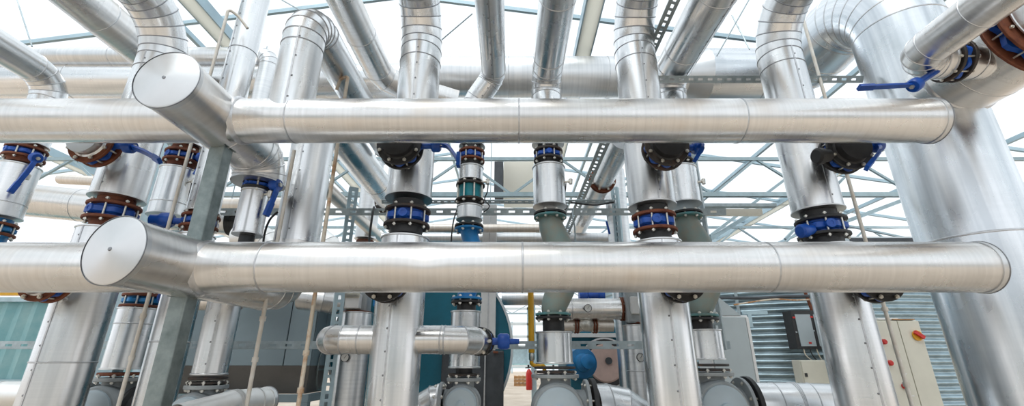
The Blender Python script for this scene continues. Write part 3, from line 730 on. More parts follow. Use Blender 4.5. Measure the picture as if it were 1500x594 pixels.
T = thing('stack_pipe', 'tall clad spool behind the small blue gear operator', 'pipe', (x, YW, Zp(500, YW)), GW); stackpipe(T, x, Zp(456, YW), Zp(538, YW), .138)
m_ = MB(); m_.lathe((x, YW, Zp(538, YW)), -Z_, [(0, .075), (.06, .075)], 20); m_.build('pipe_neck', 'black', T)
m_ = MB(); m_.disc((x, YW, Zp(548, YW)), Z_, .14, .02, 32); m_.build('flange', 'black_rust', T)
e, zc = pump('smaller grey cast pump head in front of the dark boiler door', x, YW, Zp(555, YW), .8, side=-1)
T = thing('pump_pipe', 'dull clad pipe end left of the smaller pump', 'pipe', e, 'pump outlet pipes')
run(T, [e, e + Vector((-.12, 0, 0)), e + Vector((-.25, .05, -.7))], .16, R=.2, gores=4, seg=30, mat='alu_header')
# --- left group L2, L1, L3, L2b
def leftstack(label1, x, zc1, z0, z1, r, label2, fl='rust', y=YW, rf=None, lever=None, hub=(-.3, -1, 0)):
    butterfly(label1, (x, y, zc1), Z_, r, fl, hub, lever, gap=.10, neck=.06, rf=rf or r * 1.02, neckmat='rust' if fl == 'rust' else 'black', nk=(.5, .8))
    T = thing('stack_pipe', label2, 'pipe', (x, y, z1), 'left valve stacks'); run(T, [(x, y, z0), (x, y, z1)], r, mat='alu', seg=36, ends=('collar', 'collar'), lap=None, seams=[(z0 - z1) * .75])
    return T
x = -3.49
T = leftstack('blue valve with rusty flanges left of the square post below the upper header', x, Zp(232, YW), Zp(250, YW), Zp(317, YW), .165, 'clad pipe section left of the square post between the headers', lever=[(x + .22, YW - .02, Zp(232, YW)), (x + .24, YW - .04, Zp(245, YW)), (x + .22, YW - .05, Zp(258, YW))])
probe(T, (x + .16, YW - .04, Zp(268, YW)), (1, -.2, 0))
T = thing('ceiling_pipe', 'pipe dropping behind the upper round cap into the left stack', 'pipe', (x, YW, HC + 2.6), 'ceiling pipes')
run(T, [(x, YW, Zp(215, YW)), (x, YW, HC + 2.75), (x, 5.05, HC + 2.9)], .16, R=.22, seg=30, gores=4, mat='alu', ends=('collar', None))
tv = butterfly('blue valve with rusty flanges above the left pump, below the lower header', (x, YW, Zp(441, YW)), Z_, .16, 'rust', None, None, rf=.165, neckmat='rust', body='blue_light', nk=(.4, 1.5))
T = thing('stack_pipe', 'clad pipe section between the headers and the left pump', 'pipe', (x, YW, Zp(500, YW)), 'left valve stacks')
run(T, [(x, YW, Zp(452, YW)), (x, YW, Zp(540, YW))], .165, mat='alu', seg=36, ends=('collar', 'collar'), seams=[.14])
m_ = MB(); m_.disc((x, YW, Zp(547, YW)), Z_, .175, .025, 32); m_.build('flange', 'rust', T)
e, zc = pump('grey cast pump head left of the square post', x, YW, Zp(555, YW), 1.05, side=-1)
m_ = MB(); m_.lathe((x + .18, YW, zc), X_, [(0, .2), (.03, .2), (.04, .16), (.12, .14)], 28); m_.build('motor_flange', 'black', LASTP[0])
m_ = MB(); m_.lathe((x + .22, YW - .05, Zp(437, YW)), (.7, -.7, 0), [(0, .035), (.06, .035), (.07, .055), (.13, .055), (.14, .03)], 18)
m_.build('gear_cap', 'blue', tv)
x = -5.18
T = thing('ceiling_pipe', 'ceiling pipe bending down at the far left edge', 'pipe', (x, YW, HC + 2.9), 'ceiling pipes')
run(T, [(x, 1.0, HC + 2.98), (x, YW, HC + 2.98), (x, YW, Zp(213, YW))], .155, R=.26, gores=4, mat='alu', seg=36, seams=[1.5, 2.4], ends=(None, 'collar'))
T = leftstack('blue valve with rusty flanges at the far left edge below the upper header', x, Zp(226, YW), Zp(244, YW), Zp(318, YW), .165, 'clad pipe section at the far left edge between the headers', lever=[(x + .23, YW - .08, Zp(236, YW)), (x + .25, YW - .12, Zp(255, YW)), (x + .23, YW - .18, Zp(290, YW))])
probe(T, (x + .16, YW - .06, Zp(263, YW)), (1, -.3, 0))
butterfly('bright blue valve with rusty flanges at the far left edge above the lower header', (x, YW, Zp(336, YW)), Z_, .16, 'rust', None, None, rf=.165, neckmat='blue_light', body='blue_light', nk=(2.0, .4))
# L2b: tall thin riser behind the post
x, y = -2.80, 3.75
T = thing('riser_pipe', 'tall slim riser with rivet row rising to the roof left of the capped elbow pipe', 'pipe', (x, y, 0), 'big clad risers')
run(T, [(x, y, Zp(312, y)), (x, y, 6.3)], .13, mat='alu', seg=36, seams=[Zp(78, y) - Zp(312, y)], ends=('collar', None), lap=-25, band='seam_dark')
run(T, [(x, y, Zp(345, y)), (x, y, .05)], .14, mat='alu', seg=36, seams=[.9], ends=('collar', None), lap=-20)
butterfly('blue valve with brown flanges behind the square post between the headers', (x, y, Zp(326, y)), Z_, .14, 'rust', (.6, -1, 0), None, rf=.15, neckmat='rust', nk=(.4, .4))
T = thing('gear_operator', 'blue gear operator left of the square post above the lower round cap', 'valve gear', (x - .2, y, Zp(326, y)))
a = Vector((x - .13, y - .02, Zp(325, y))); m_ = MB(); m_.lathe(a, (-1, -.2, 0), [(0, .03), (.08, .03)], 12); m_.build('shaft_neck', 'blue', T)
m_ = MB(); m_.lathe(a + Vector((-.08, -.02, 0)), (-1, -.2, 0), [(0, .05), (.03, .07), (.09, .07), (.12, .05), (.18, .045)], 18); m_.build('gear_housing', 'blue', T)
# L3 below the upper stub
x, y = XS, 3.38
butterfly('black and blue valve under the upper stub elbow with hanging blue lever', (x, y, Zp(273, y)), Z_, .1, 'black', (-.4, -1, 0), [(x + .17, y - .03, Zp(273, y)), (x + .19, y - .05, Zp(284, y)), (x + .16, y - .07, Zp(318, y))], gap=.06, neck=.025, rf=.115, nb=6)
T = thing('stack_pipe', 'slim clad pipe hanging below the upper stub elbow', 'pipe', (x, y, Zp(300, y)), 'left valve stacks')
run(T, [(x, y, Zp(281, y)), (x, y, Zp(344, y))], .105, mat='alu', seg=30, ends=('collar', 'collar'), lap=60); probe(T, (x + .1, y - .04, Zp(287, y)), (1, -.3, 0), .06)
m_ = MB(); m_.lathe((x, y, Zp(344, y)), -Z_, [(0, .055), (.1, .055)], 18); m_.build('pipe_neck', 'black', T)
x, y = -2.42, 3.75
T = thing('stack_pipe', 'clad pipe section right of the square post above the low white pipe', 'pipe', (x, y, Zp(500, y)), 'left valve stacks')
run(T, [(x, y, Zp(400, y)), (x, y, Zp(548, y))], .125, mat='alu', seg=32, ends=('collar', 'collar'), lap=-20)
for zz in (553, 560):
    m_ = MB(); m_.disc((x, y, Zp(zz, y)), Z_, .135, .018, 30); m_.build('flange', 'black_rust', T)
pump('grey cast pump head behind the low white pipe', x, y, Zp(566, y), .8, side=1)

# ================================================================== BIG RISER, CROSS PIPE AND HIGH VALVE ON THE RIGHT
XR, YR, RR = 4.20, 3.84, .41
T = thing('riser_pipe', 'biggest riser at the right edge with gored elbow turning to the back', 'pipe', (XR, YR, 0), 'big clad risers')
zt = zB + .05
run(T, [(XR, YR, .05), (XR, YR, zt), (XR, 5.5, zB), (2.85, 5.5, zB)], RR, R=[.66, .6], seg=64, gores=7, mat='alu_big', seams=[Zp(345, YR - .2) - .05], band='seam', lap=None, bw=.02)
m_ = MB(); m_.disc((XR, YR, .03), Z_, .52, .06, 40); m_.build('base_plate', 'galv', T)
zT = HC + 2.50
run(T, [(XR, YR - .1, zT), (XR, 2.86, zT)], .355, seg=56, mat='alu_header', cname='cross_section', seams=[.5])
m_ = MB(); m_.lathe((XR, YR - .40, zT), (0, 1, 0), [(0, .355), (.01, .368), (.03, .37), (.05, .355)], 56); m_.build('saddle_collar', 'seam', T)
butterfly('large blue valve with rusty flange cut by the top right corner', (XR, 2.78, zT), Y_, .4, 'rust', (-.8, 0, .55), None, gap=.13, neck=.03, rf=.44, nb=12, neckmat='rust')
T = thing('ceiling_pipe', 'big clad pipe beyond the large corner valve, out of the top right corner', 'pipe', (XR, 2, zT), 'ceiling pipes')
run(T, [(XR, 2.68, zT), (XR, .6, zT)], .355, seg=48, mat='alu_header', seams=[.8], ends=('collar', None))
zS = HC + 2.37; XSs = 3.36
T = thing('ceiling_pipe', 'clad pipe curving in from the top right corner to the high lever valve', 'pipe', (XSs, 3, zS), 'ceiling pipes')
run(T, [(XSs + .02, .5, zS), (XSs, 3.06, zS), (XSs + .27, 3.06, zS)], .145, R=.20, gores=5, mat='alu_header', seg=40, seams=[1.0, 2.0], ends=(None, 'collar'), lap=60)
butterfly('high valve with long blue lever beside the big riser', (XSs + .34, 3.06, zS), X_, .13, 'black_rust', (0, -.85, .5), [(XSs - .14, 2.97, zS - .30), (XSs - .25, 2.96, zS - .31), (XSs - .50, 2.95, zS - .33), (XSs - .60, 2.95, zS - .335)], gap=.09, neck=.03, rf=.175)
T = thing('branch_neck', 'short clad neck joining the high lever valve to the big cross pipe', 'pipe', (XSs + .45, 3.06, zS))
run(T, [(XSs + .41, 3.06, zS), (XSs + .60, 3.06, zS)], .15, mat='alu_header', seg=36, ends=('collar', None), seams=[.1])

# ================================================================== RODS AND CABLES
def rod(label, x, y, z0, z1, r, mat, hook=None, clips=()):
    T = thing('conduit_rod', label, 'conduit', (x, y, z0), 'thin upright conduits')
    pts = [(x, y, z0), (x, y, z1)]
    m_ = MB(); m_.cyl(pts[0], pts[1], r, 10); m_.build('rod', mat, T)
    if hook:
        m_ = MB(); m_.tube(smooth_path([(x, y, z1 - .005)] + [Vector((x, y, z1)) + Vector(h) for h in hook], 5), r, 10); m_.build('hook', mat, T)
    for z in clips:
        m_ = MB(); m_.lathe((x, y, z), Z_, [(0, r * 1.5), (.035, r * 1.5)], 10); m_.build('coupling', mat, T)
rod('long white conduit left of the square post, hooked at the top', -2.79, 3.4, .02, Zp(20, 3.4), .014, 'white_plastic', [(.0, 0, .03), (.02, .02, .05), (.08, .06, .01), (.16, .1, -.09)], (1.2, 1.5))
rod('white conduit in front of the grey machine', -1.86, 3.36, .02, Zp(220, 3.36), .015, 'white_plastic', None, (Zp(530, 3.36), Zp(470, 3.36)))
rod('rust stained conduit with a bent top between the headers', -1.475, 3.31, .02, Zp(118, 3.31), .015, 'rust_rod', [(0, 0, .03), (-.03, .02, .05), (-.09, .06, .05), (-.13, .1, -.03)], (Zp(575, 3.31), Zp(520, 3.31)))
rod('white conduit right of the right riser in front of the control cabinet', 3.22, 3.86, .02, Zp(30, 3.86), .016, 'white_plastic', None, (1.0, 1.6))
hose('cable', 'black cable hanging left of the middle left riser', 'cable', [G(548, 303, 4.59), G(545, 318, 4.45), G(541, 352, 4.45), G(540, 400, 4.45)], .012, 'black', 'loose cables')
hose('cable', 'black curved cable beside the capped elbow pipe above the lower header', 'cable', [G(407, 310, 3.6), G(395, 322, 3.6), G(387, 345, 3.6), G(384, 380, 3.6)], .009, 'black', 'loose cables')
hose('cable', 'black cable hanging left of the thin valve stack', 'cable', [G(669, 308, 4.59), G(664, 325, 4.5), G(661, 352, 4.5), G(660, 390, 4.5)], .008, 'black', 'loose cables')
for i, (px, lab) in enumerate(((715, 'thin black cable looping from the probe right of the thin stack'), (829, 'thin black cable looping from the probe right of the centre stack'), (1009, 'thin black cable looping from the probe right of the middle right riser'))):
    hose('cable', lab, 'cable', [G(px, 268, 4.15), G(px - 1, 280, 4.2), G(px - 5, 292, 4.25), G(px + 2, 302, 4.3), G(px - 6, 310, 4.5)], .006, 'black', 'loose cables')
hose('cable', 'thin dark cable dangling from the probe left of the square post', 'cable', [G(281, 268, 4.1), G(276, 290, 4.1), G(272, 315, 4.1), G(268, 330, 4.1)], .006, 'black', 'loose cables')
hose('cable', 'grey wire hanging in front of the slotted rail left of the middle right riser', 'cable', [G(840, 306, 4.59), G(839, 318, 4.5), G(842, 335, 4.5), G(843, 390, 4.5)], .008, 'galv', 'loose cables')
hose('cable', 'black cord drooping under the truss right of the centre stack', 'cable', [G(836, 296, 4.88), G(870, 300, 4.9), G(899, 296, 4.88)], .01, 'black', 'loose cables')

# ================================================================== LOW PIPES AT THE BOTTOM LEFT
T = thing('wrapped_pipe', 'low pale wrapped pipe with rounded end in front of the grey machine', 'pipe', (-2.3, 3.2, Zp(582, 3.2)), 'pale wrapped pipes')
run(T, [G(258, 616, 3.06), G(342, 592, 3.45), G(352, 592, 3.45) + Vector((.03, .3, 0))], .10, R=.13, gores=3, mat='alu_white', seg=26, band='white', seams=[.6], ends=(None, 'cap'))
T = thing('wrapped_pipe', 'low white wrapped pipe at the bottom left corner', 'pipe', (-5, 4.6, Zp(582, 4.6)), 'pale wrapped pipes')
run(T, [(-7.5, 4.7, Zp(584, 4.7)), (-4.5, 4.75, Zp(578, 4.7)), (-4.4, 4.8, .4)], .13, R=.2, gores=3, mat='alu_white', seg=26, band='white', seams=[1.2, 2.4])

# ================================================================== GREY MACHINE, BOILER, BACKGROUND EQUIPMENT
def boxpart(T, name, a, b, mat, bev=.006):
    m_ = MB(); a = Vector(a); b = Vector(b); m_.box((a + b) / 2, (abs(b.x - a.x), abs(b.y - a.y), abs(b.z - a.z))); o = m_.build(name, mat, T)
    if bev:
        bv = o.modifiers.new('bevel', 'BEVEL'); bv.width = bev; bv.segments = 2
    return o
T = thing('heat_exchanger', 'large blue grey sheet metal cabinet on a steel frame behind the conduits', 'machine', (-3.3, 6.4, 0))
y0, y1 = 6.0, 6.66; zt_, zm, zl = Zp(402, 6), Zp(535, 6), Zp(577, 6)
xs = [-4.6, -3.75, -2.95, -2.6]
for i in range(3): boxpart(T, 'front_panel', (xs[i] + .006, y0, zm), (xs[i + 1] - .006, y0 + .03, zt_), 'machine')
boxpart(T, 'side_panel', (-2.63, y0 + .035, zm), (-2.60, y0 + .33, zt_), 'machine'); boxpart(T, 'side_panel', (-2.63, y0 + .345, zm), (-2.60, y1, zt_), 'machine')
boxpart(T, 'body', (-4.6, y0 + .03, zm), (-2.64, y1, zt_ - .01), 'machine')
m_ = MB(); m_.add([(-4.6, y0, zm), (-2.6, y0, zm), (-2.6, y1, zm), (-4.6, y1, zm), (-4.5, y0 + .12, zl), (-2.66, y0 + .12, zl), (-2.66, y1, zl), (-4.5, y1, zl)], [[0, 1, 5, 4], [1, 2, 6, 5], [2, 3, 7, 6], [3, 0, 4, 7], [4, 5, 6, 7]]); m_.build('hopper', 'machine_low', T)
boxpart(T, 'frame_rail', (-4.7, y0 - .03, zl - .09), (-2.55, y0 + .06, zl), 'machine'); boxpart(T, 'frame_rail', (-2.64, y0 + .06, zl - .09), (-2.55, y1, zl), 'machine')
for xx in (-4.65, -2.6):
    for yy in (y0, y1 - .05): boxpart(T, 'leg', (xx - .05, yy - .03, 0), (xx + .05, yy + .06, zl - .09), 'machine')
m_ = MB(); c = Vector((-2.58, 6.33, zm - .05)); m_.tube([c + Vector((0, .13 * math.sin(a * PI / 10), .26 * math.cos(a * PI / 10))) for a in range(21)], .012, 8); m_.bar(c + Vector((.02, -.16, 0)), c + Vector((.02, .2, 0)), .02); m_.build('hatch_wheel', 'galv_post', T)
boxpart(T, 'top_flashing', (-4.65, y0 - .04, zt_ - .01), (-2.57, y0 + .06, zt_ + .03), 'galv_light')
# boiler
YB = 6.7; zb_ = 1.38; rb = 1.34; xb = Xp(617, 512, YB)
T = thing('boiler', 'big round teal boiler front with dark charcoal door', 'boiler', (xb, YB, 0))
m_ = MB(); m_.lathe((xb, YB, zb_), Y_, [(0, rb - .02), (.02, rb - .02), (4., rb - .02)], 72); m_.build('shell', 'boiler', T)
m_ = MB(); m_.lathe((xb, YB - .02, zb_), Y_, [(0, rb - .035), (0, rb), (.05, rb), (.05, rb - .035)], 72, caps=False); m_.build('rim', 'boiler_rim', T)
bd = boxpart(T, 'door', (Xp(648, 550, YB), YB - .14, .35), (Xp(738, 550, YB), YB - .02, Zp(513, YB)), 'charcoal', .02)
boxpart(bd, 'door_strip', (Xp(711, 550, YB) - .01, YB - .16, .36), (Xp(711, 550, YB) + .01, YB - .14, Zp(514, YB)), 'seam', 0)
boxpart(bd, 'door_hinge', (Xp(725, 516, YB) - .02, YB - .17, Zp(517, YB)), (Xp(725, 516, YB) + .05, YB - .14, Zp(514, YB)), 'rust', 0)
for sg in (-.8, .8): boxpart(T, 'foot', (xb + sg - .12, YB + .1, 0), (xb + sg + .12, YB + .4, .32), 'charcoal')
T = thing('vertical_duct', 'pale grey upright duct in front of the teal boiler', 'duct', (Xp(716, 470, 6.62), 6.62, Zp(513, YB)))
x_ = Xp(715, 470, 6.62); boxpart(T, 'duct_front', (x_ - .11, 6.57, Zp(513, YB)), (x_ + .11, 6.67, Zp(300, 6.62)), 'white', .01)
boxpart(T, 'duct_seam', (x_ - .005, 6.562, Zp(513, YB)), (x_ + .005, 6.57, Zp(300, 6.62)), 'seam', 0)
# background pipes seen between the risers
def bgpipe(label, pts, r, mat='alu_far', R=None, name='background_pipe', ends=(None, None), seams=(), seg=24, gores=4):
    T = thing(name, label, 'pipe', pts[0], 'background pipes'); run(T, pts, r, R=R, mat=mat, seg=seg, ends=ends, seams=seams, gores=gores)
    if any(k in label for k in ('long pale pipe', 'behind and left of the middle left riser', 'slim left stacks', 'beside the slim hanging pipe')):
        p = (Vector(pts[0]) * .55 + Vector(pts[1]) * .45); m_ = MB(); m_.cyl((p.x, p.y, max(p.z + r, pts[0][2]) - .01), (p.x, p.y, zr(p.x) - .03), .007, 6); m_.build('hanger_rod', 'truss', T)
    return T
Yg = 7.0
T = bgpipe('vertical pipe behind and left of the middle left riser between the headers', [(Xp(541, 300, Yg), Yg, Zp(238, Yg)), (Xp(541, 300, Yg), Yg, Zp(350, Yg))], .17, ends=('collar', 'collar'))
m_ = MB(); m_.disc((Xp(541, 300, Yg), Yg, Zp(350, Yg) - .04), Z_, .14, .03, 28); m_.build('flange', 'rust', T)
T = bgpipe('broad silver vertical pipe with gauge left of the middle left riser at the bottom', [(Xp(519, 500, 5.0), 5.0, Zp(458, 5.)), (Xp(519, 500, 5.0), 5.0, .05)], .165, ends=('collar', None), seg=32)
m_ = MB(); m_.disc((Xp(519, 500, 5.0), 5.0, Zp(466, 5.) + .06), Z_, .155, .03, 28); m_.build('flange', 'rust', T)
T = thing('control_box', 'small white actuator box above the silver vertical pipe', 'actuator', G(520, 445, 5.0), 'white actuator boxes')
c = G(516, 441, 4.86); boxpart(T, 'box', c + Vector((-.09, -.05, -.08)), c + Vector((.09, .06, .08)), 'white', .012); boxpart(T, 'lid', c + Vector((-.095, -.065, .03)), c + Vector((.095, -.05, .085)), 'gutter_cream', .004)
c = G(522, 452, 5.0); boxpart(T, 'valve_block', c + Vector((-.12, -.08, -.16)), c + Vector((.14, .1, .2)), 'pump', .03)
boxpart(T, 'blue_knob', c + Vector((.20, -.08, .02)), c + Vector((.27, .0, .12)), 'blue_light', .01)
Yd = 4.95
T = bgpipe('slim pipe parallel to the sloping run beside the rust stained conduit', [(-2.3, 4.5, HC + 2.0), (-2.3, 8, HC + 2.0)], .09, 'alu_tan', seg=20)
T = bgpipe('pale rounded elbow behind the rust stained conduit above the lower header', [(Xp(430, 352, 6.5), 6.5, Zp(352, 6.5)), (Xp(488, 352, 6.5), 6.5, Zp(352, 6.5)), (Xp(488, 352, 6.5), 6.5, Zp(396, 6.5))], .2, 'alu_white', R=.3)
T = bgpipe('clad elbow under the lower header above the grey machine', [(Xp(440, 440, 5.6), 5.6, Zp(436, 5.6)), (Xp(485, 442, 5.6), 5.6, Zp(441, 5.6)), (Xp(487, 442, 5.6), 6.5, Zp(441, 5.6))], .14, 'alu_header', R=.18)
T = bgpipe('long tan pipe between the risers just above the lower header', [(Xp(610, 334, 6.4), 6.4, Zp(334, 6.4)), (Xp(790, 334, 6.4), 6.4, Zp(334, 6.4))], .065, 'alu_tan', seams=[.7])
T = bgpipe('long pale pipe half hidden by the top of the lower header', [(Xp(560, 349, 6.8), 6.8, Zp(348, 6.8)), (Xp(910, 349, 6.8), 6.8, Zp(348, 6.8))], .08, 'alu_far', seams=[1.4])
T = bgpipe('low pale pipe seen through the gap right of the boiler', [(Xp(735, 436, 7.6), 7.6, Zp(437, 7.6)), (Xp(800, 437, 7.6), 7.6, Zp(437, 7.6))], .11, 'alu_far')
T = bgpipe('thick clad pipe with gauge and rusty end flange right of the centre stack', [(Xp(800, 452, 5.4), 5.4, Zp(452, 5.4)), (Xp(910, 452, 5.4), 5.4, Zp(452, 5.4))], .125, 'alu_header', seams=[.3], seg=32)
flange_pair(T, (Xp(911, 452, 5.4), 5.4, Zp(452, 5.4)), X_, .14, 'rust', .03, 8)
T = bgpipe('tan pipe with small flanged valve below the gauge pipe', [(Xp(815, 476, 5.5), 5.5, Zp(476, 5.5)), (Xp(898, 476, 5.5), 5.5, Zp(476, 5.5))], .075, 'alu_tan', seg=24)
for px in (844, 871): flange_pair(T, (Xp(px, 476, 5.5), 5.5, Zp(476, 5.5)), X_, .095, 'rust', .03, 6)
m_ = MB(); m_.lathe((Xp(857, 476, 5.5), 5.45, Zp(475, 5.5)), (0, -1, 0), [(0, .08), (.05, .08), (.09, .04), (.1, 0)], 20); m_.build('valve_cap', 'zinc', T)
m_ = MB(); m_.lathe((Xp(848, 432, 5.6), 5.6, Zp(433, 5.6)), X_, [(0, .07), (.1, .08), (.12, .05), (.24, .05), (.25, .07), (.32, .07)], 18); tag(m_.build('small_valve', 'blue'), 'small blue valve just under the lower header right of the centre', 'valve')
T = bgpipe('tall pale vertical pipe behind the slim slotted post', [(Xp(903, 300, 5.9), 5.9, Zp(250, 5.9)), (Xp(903, 300, 5.9), 5.9, .05)], .15, 'alu_far', seams=[1.2, 2.0], seg=28)
m_ = MB(); p = G(889, 333, 5.72); m_.bar(p + Vector((0, 0, .09)), p + Vector((.03, 0, -.09)), .025, .02); m_.build('blue_lever', 'blue', T)
T = bgpipe('second pale vertical pipe with gauge left of the middle right riser', [(Xp(934, 520, 5.3), 5.3, Zp(476, 5.3)), (Xp(934, 520, 5.3), 5.3, .05)], .135, 'alu_far', ends=('collar', None), seg=28, seams=[.5])
m_ = MB(); m_.disc((Xp(934, 500, 5.3), 5.3, Zp(471, 5.3)), Z_, .1, .05, 24); m_.build('flange', 'rust', T)
T = thing('control_box', 'small white actuator box left of the middle right riser', 'actuator', G(930, 445, 5.3), 'white actuator boxes')
c = G(929, 447, 5.2); boxpart(T, 'box', c + Vector((-.05, -.05, -.10)), c + Vector((.08, .06, .10)), 'white', .012); boxpart(T, 'valve_block', c + Vector((-.09, .0, -.2)), c + Vector((.1, .12, .22)), 'pump', .02)
T = bgpipe('pale depth pipe with brown flange left of the middle right riser between the headers', [(1.13, 3.92, HC + 2.12), (1.13, 7.2, HC + 2.12)], .135, 'alu_header', seams=[1.6], ends=('collar', 'collar'))
flange_pair(T, (1.13, 5.05, HC + 2.12), Y_, .165, 'rust', .05)
T = bgpipe('tan pipe behind the slim left stacks between the headers', [(Xp(270, 300, 6.2), 6.2, Zp(300, 6.2)), (Xp(420, 300, 6.2), 6.2, Zp(300, 6.2))], .1, 'alu_tan')
T = bgpipe('thick sloped pipe at far left between the headers', [(-7.6, 6.0, Zp(288, 6.0)), (-4.3, 6.4, Zp(322, 6.4))], .24, 'alu_header', seams=[1.2], seg=30)
T = bgpipe('slim upper pipe at far left between the headers', [(-7.4, 6.6, Zp(262, 6.6)), (-5.6, 6.6, Zp(271, 6.6))], .08, 'alu_tan')
T = bgpipe('pale rounded elbow beside the slim hanging pipe above the lower header', [(Xp(345, 352, 5.6), 5.6, Zp(349, 5.6)), (Xp(400, 345, 5.6), 5.6, Zp(345, 5.6)), (Xp(402, 345, 5.6), 5.6, Zp(420, 5.6))], .15, 'alu_white', R=.2)
T = bgpipe('short tan pipe under the lower header beside the square post', [(-4.5, 5.38, Zp(441, 5.38)), (Xp(352, 441, 5.38), 5.38, Zp(441, 5.38))], .105, 'alu_tan')
# gauges
def gauge(label, c, r=.05):
    T = thing('pressure_gauge', label, 'gauge', c, 'round pressure gauges'); c = Vector(c)
    m_ = MB(); m_.lathe(c, FR, [(0, r), (.02, r), (.024, r * .9), (.016, r * .88)], 24); m_.build('case', 'charcoal', T)
    m_ = MB(); m_.lathe(c + Vector((0, -.014, 0)), FR, [(0, r * .88), (.003, r * .88)], 24); dl = m_.build('dial', 'dial', T)
    m_ = MB(); m_.bar(c + Vector((-r * .15, -.019, -r * .2)), c + Vector((r * .35, -.019, r * .5)), .006, .002); m_.build('needle', 'black', dl)
    m_ = MB(); m_.cyl(c + Vector((0, .0, 0)), c + Vector((0, .06, 0)), .012, 8); m_.build('stem', 'zinc', T)
gauge('round white gauge on the silver vertical pipe left of the middle left riser', G(506, 523, 4.80), .045)
gauge('round white gauge on the thick clad pipe right of the centre', G(861, 451, 5.24), .045)
gauge('round white gauge on the second pale vertical pipe', G(938, 523, 5.12), .045)
# burner motor and round hatch
T = thing('burner_motor', 'blue electric motor right of the centre spool', 'motor', G(850, 530, 6.4))
c = G(850, 531, 6.4); m_ = MB(); m_.lathe(c, FR, [(0, .20), (.1, .21), (.22, .19), (.24, .12), (.3, .1), (.32, .05)], 28); m_.build('motor_body', 'motor', T)
m_ = MB(); m_.lathe(c + Vector((.05, -.30, .02)), FR, [(0, .09), (.1, .09), (.12, .05), (.13, 0)], 20); m_.build('end_bell', 'blue_light', T)
boxpart(T, 'mount', (c.x - .15, 6.3, 0), (c.x + .15, 6.6, c.z - .15), 'boiler')
T = thing('round_hatch', 'round pinkish burner hatch ringed in black and white', 'hatch', G(884, 530, 6.9))
c = G(886, 531, 6.9); m_ = MB(); m_.lathe(c, FR, [(0, .36), (.06, .36), (.06, .31)], 36); m_.build('outer_ring', 'white', T)
m_ = MB(); m_.lathe(c + Vector((0, -.02, 0)), FR, [(0, .335), (.06, .335), (.06, .26)], 36); m_.build('gasket', 'black', T)
m_ = MB(); m_.lathe(c + Vector((0, -.05, 0)), FR, [(0, .27), (.03, .27), (.04, .25)], 36); m_.build('disc', 'pink', T)
m_ = MB(); m_.lathe(c + Vector((.04, -.09, .03)), FR, [(0, .05), (.02, .05)], 16); m_.build('peephole', 'charcoal', T)
T = thing('boiler', 'smaller teal boiler casing behind the blue motor', 'boiler', G(860, 520, 7.0))
c = G(872, 515, 7.0); boxpart(T, 'casing', (Xp(832, 515, 7.), 6.95, .2), (Xp(915, 515, 7.), 8.6, Zp(478, 7.)), 'boiler', .03); boxpart(T, 'skirt', (Xp(840, 515, 7.), 6.92, .2), (Xp(912, 515, 7.), 6.96, Zp(542, 7.)), 'machine_low', .01)
boxpart(T, 'walk_edge', (Xp(832, 515, 7.), 6.85, Zp(494, 7.)), (Xp(915, 515, 7.), 6.97, Zp(488, 7.)), 'white', .0)
# gap right of the boiler
T = thing('gas_pipe', 'yellow upright gas pipe in the gap beside the centre spool', 'pipe', (Xp(778, 470, 7.2), 7.2, 0))
x_ = Xp(778, 470, 7.2); m_ = MB(); m_.cyl((x_, 7.2, Zp(516, 7.2)), (x_, 7.2, Zp(380, 7.2)), .048, 14); m_.build('upper_tube', 'yellow', T)
m_ = MB(); m_.lathe((x_, 7.2, Zp(528, 7.2)), Z_, [(0, .03), (.02, .045), (.1, .045), (.13, .03)], 14); m_.build('shutoff_valve', 'zinc', T)
m_ = MB(); m_.tube(smooth_path([(x_, 7.2, Zp(528, 7.2)), (x_ + .0, 7.2, Zp(532, 7.2)), (x_ + .05, 7.2, Zp(535, 7.2)), (x_ + .13, 7.2, Zp(536, 7.2)), (x_ + .2, 7.2, Zp(545, 7.2)), (x_ + .2, 7.2, .02)], 4), .03, 12); m_.build('elbow', 'yellow', T)
T = thing('steel_column', 'pale grey hall post with the red extinguisher', 'column', (Xp(782, 550, 13), 13, 0), 'galvanised columns')
x_ = Xp(782, 550, 13); boxpart(T, 'post', (x_ - .07, 12.95, 0), (x_ + .07, 13.1, 4.0), 'galv_light', .005); boxpart(T, 'base_plate', (x_ - .14, 12.88, 0), (x_ + .14, 13.17, .02), 'galv_light', 0)
T = thing('fire_extinguisher', 'red fire extinguisher hanging on the pale hall post', 'extinguisher', (x_ - .13, 12.85, .25))
m_ = MB(); m_.lathe((x_ - .14, 12.84, .45), Z_, [(0, .07), (.02, .085), (.42, .085), (.50, .05), (.53, .03)], 18); m_.build('cylinder', 'red', T)
m_ = MB(); m_.bar((x_ - .24, 12.84, 1.01), (x_ - .08, 12.84, 1.03), .03); m_.build('handle', 'black', T)
for i, dz in enumerate((0, .17, .34)):
    T = thing('pallet', ['bottom wooden pallet stacked far back in the gap', 'middle wooden pallet stacked far back in the gap', 'top wooden pallet stacked far back in the gap'][i], 'pallet', (.62, 24, dz), 'far stacked pallets')
    for yy in (-.4, 0, .4): boxpart(T, 'bearer', (.1, 24 + yy - .05, dz), (1.2, 24 + yy + .05, dz + .1), 'wood', 0)
    for k in range(6): boxpart(T, 'board', (.1 + k * .2, 23.5, dz + .102), (.24 + k * .2, 24.5, dz + .13), 'wood', 0)
T = thing('shelving_rack', 'pale steel rack far back in the gap', 'rack', (.9, 30, 0))
for xx in (-.6, 1.0, 2.6, 4.2): boxpart(T, 'upright', (xx, 30, 0), (xx + .12, 30.1, 4.6), 'galv_light', 0)
for z in (.8, 2., 2.6, 3.4, 4.4): boxpart(T, 'beam', (-.6, 30, z), (4.3, 30.08, z + .14), 'far_panel', 0)
boxpart(T, 'back_sheet', (-.6, 30.3, 1.0), (4.3, 30.35, 2.0), 'galv_light', 0)

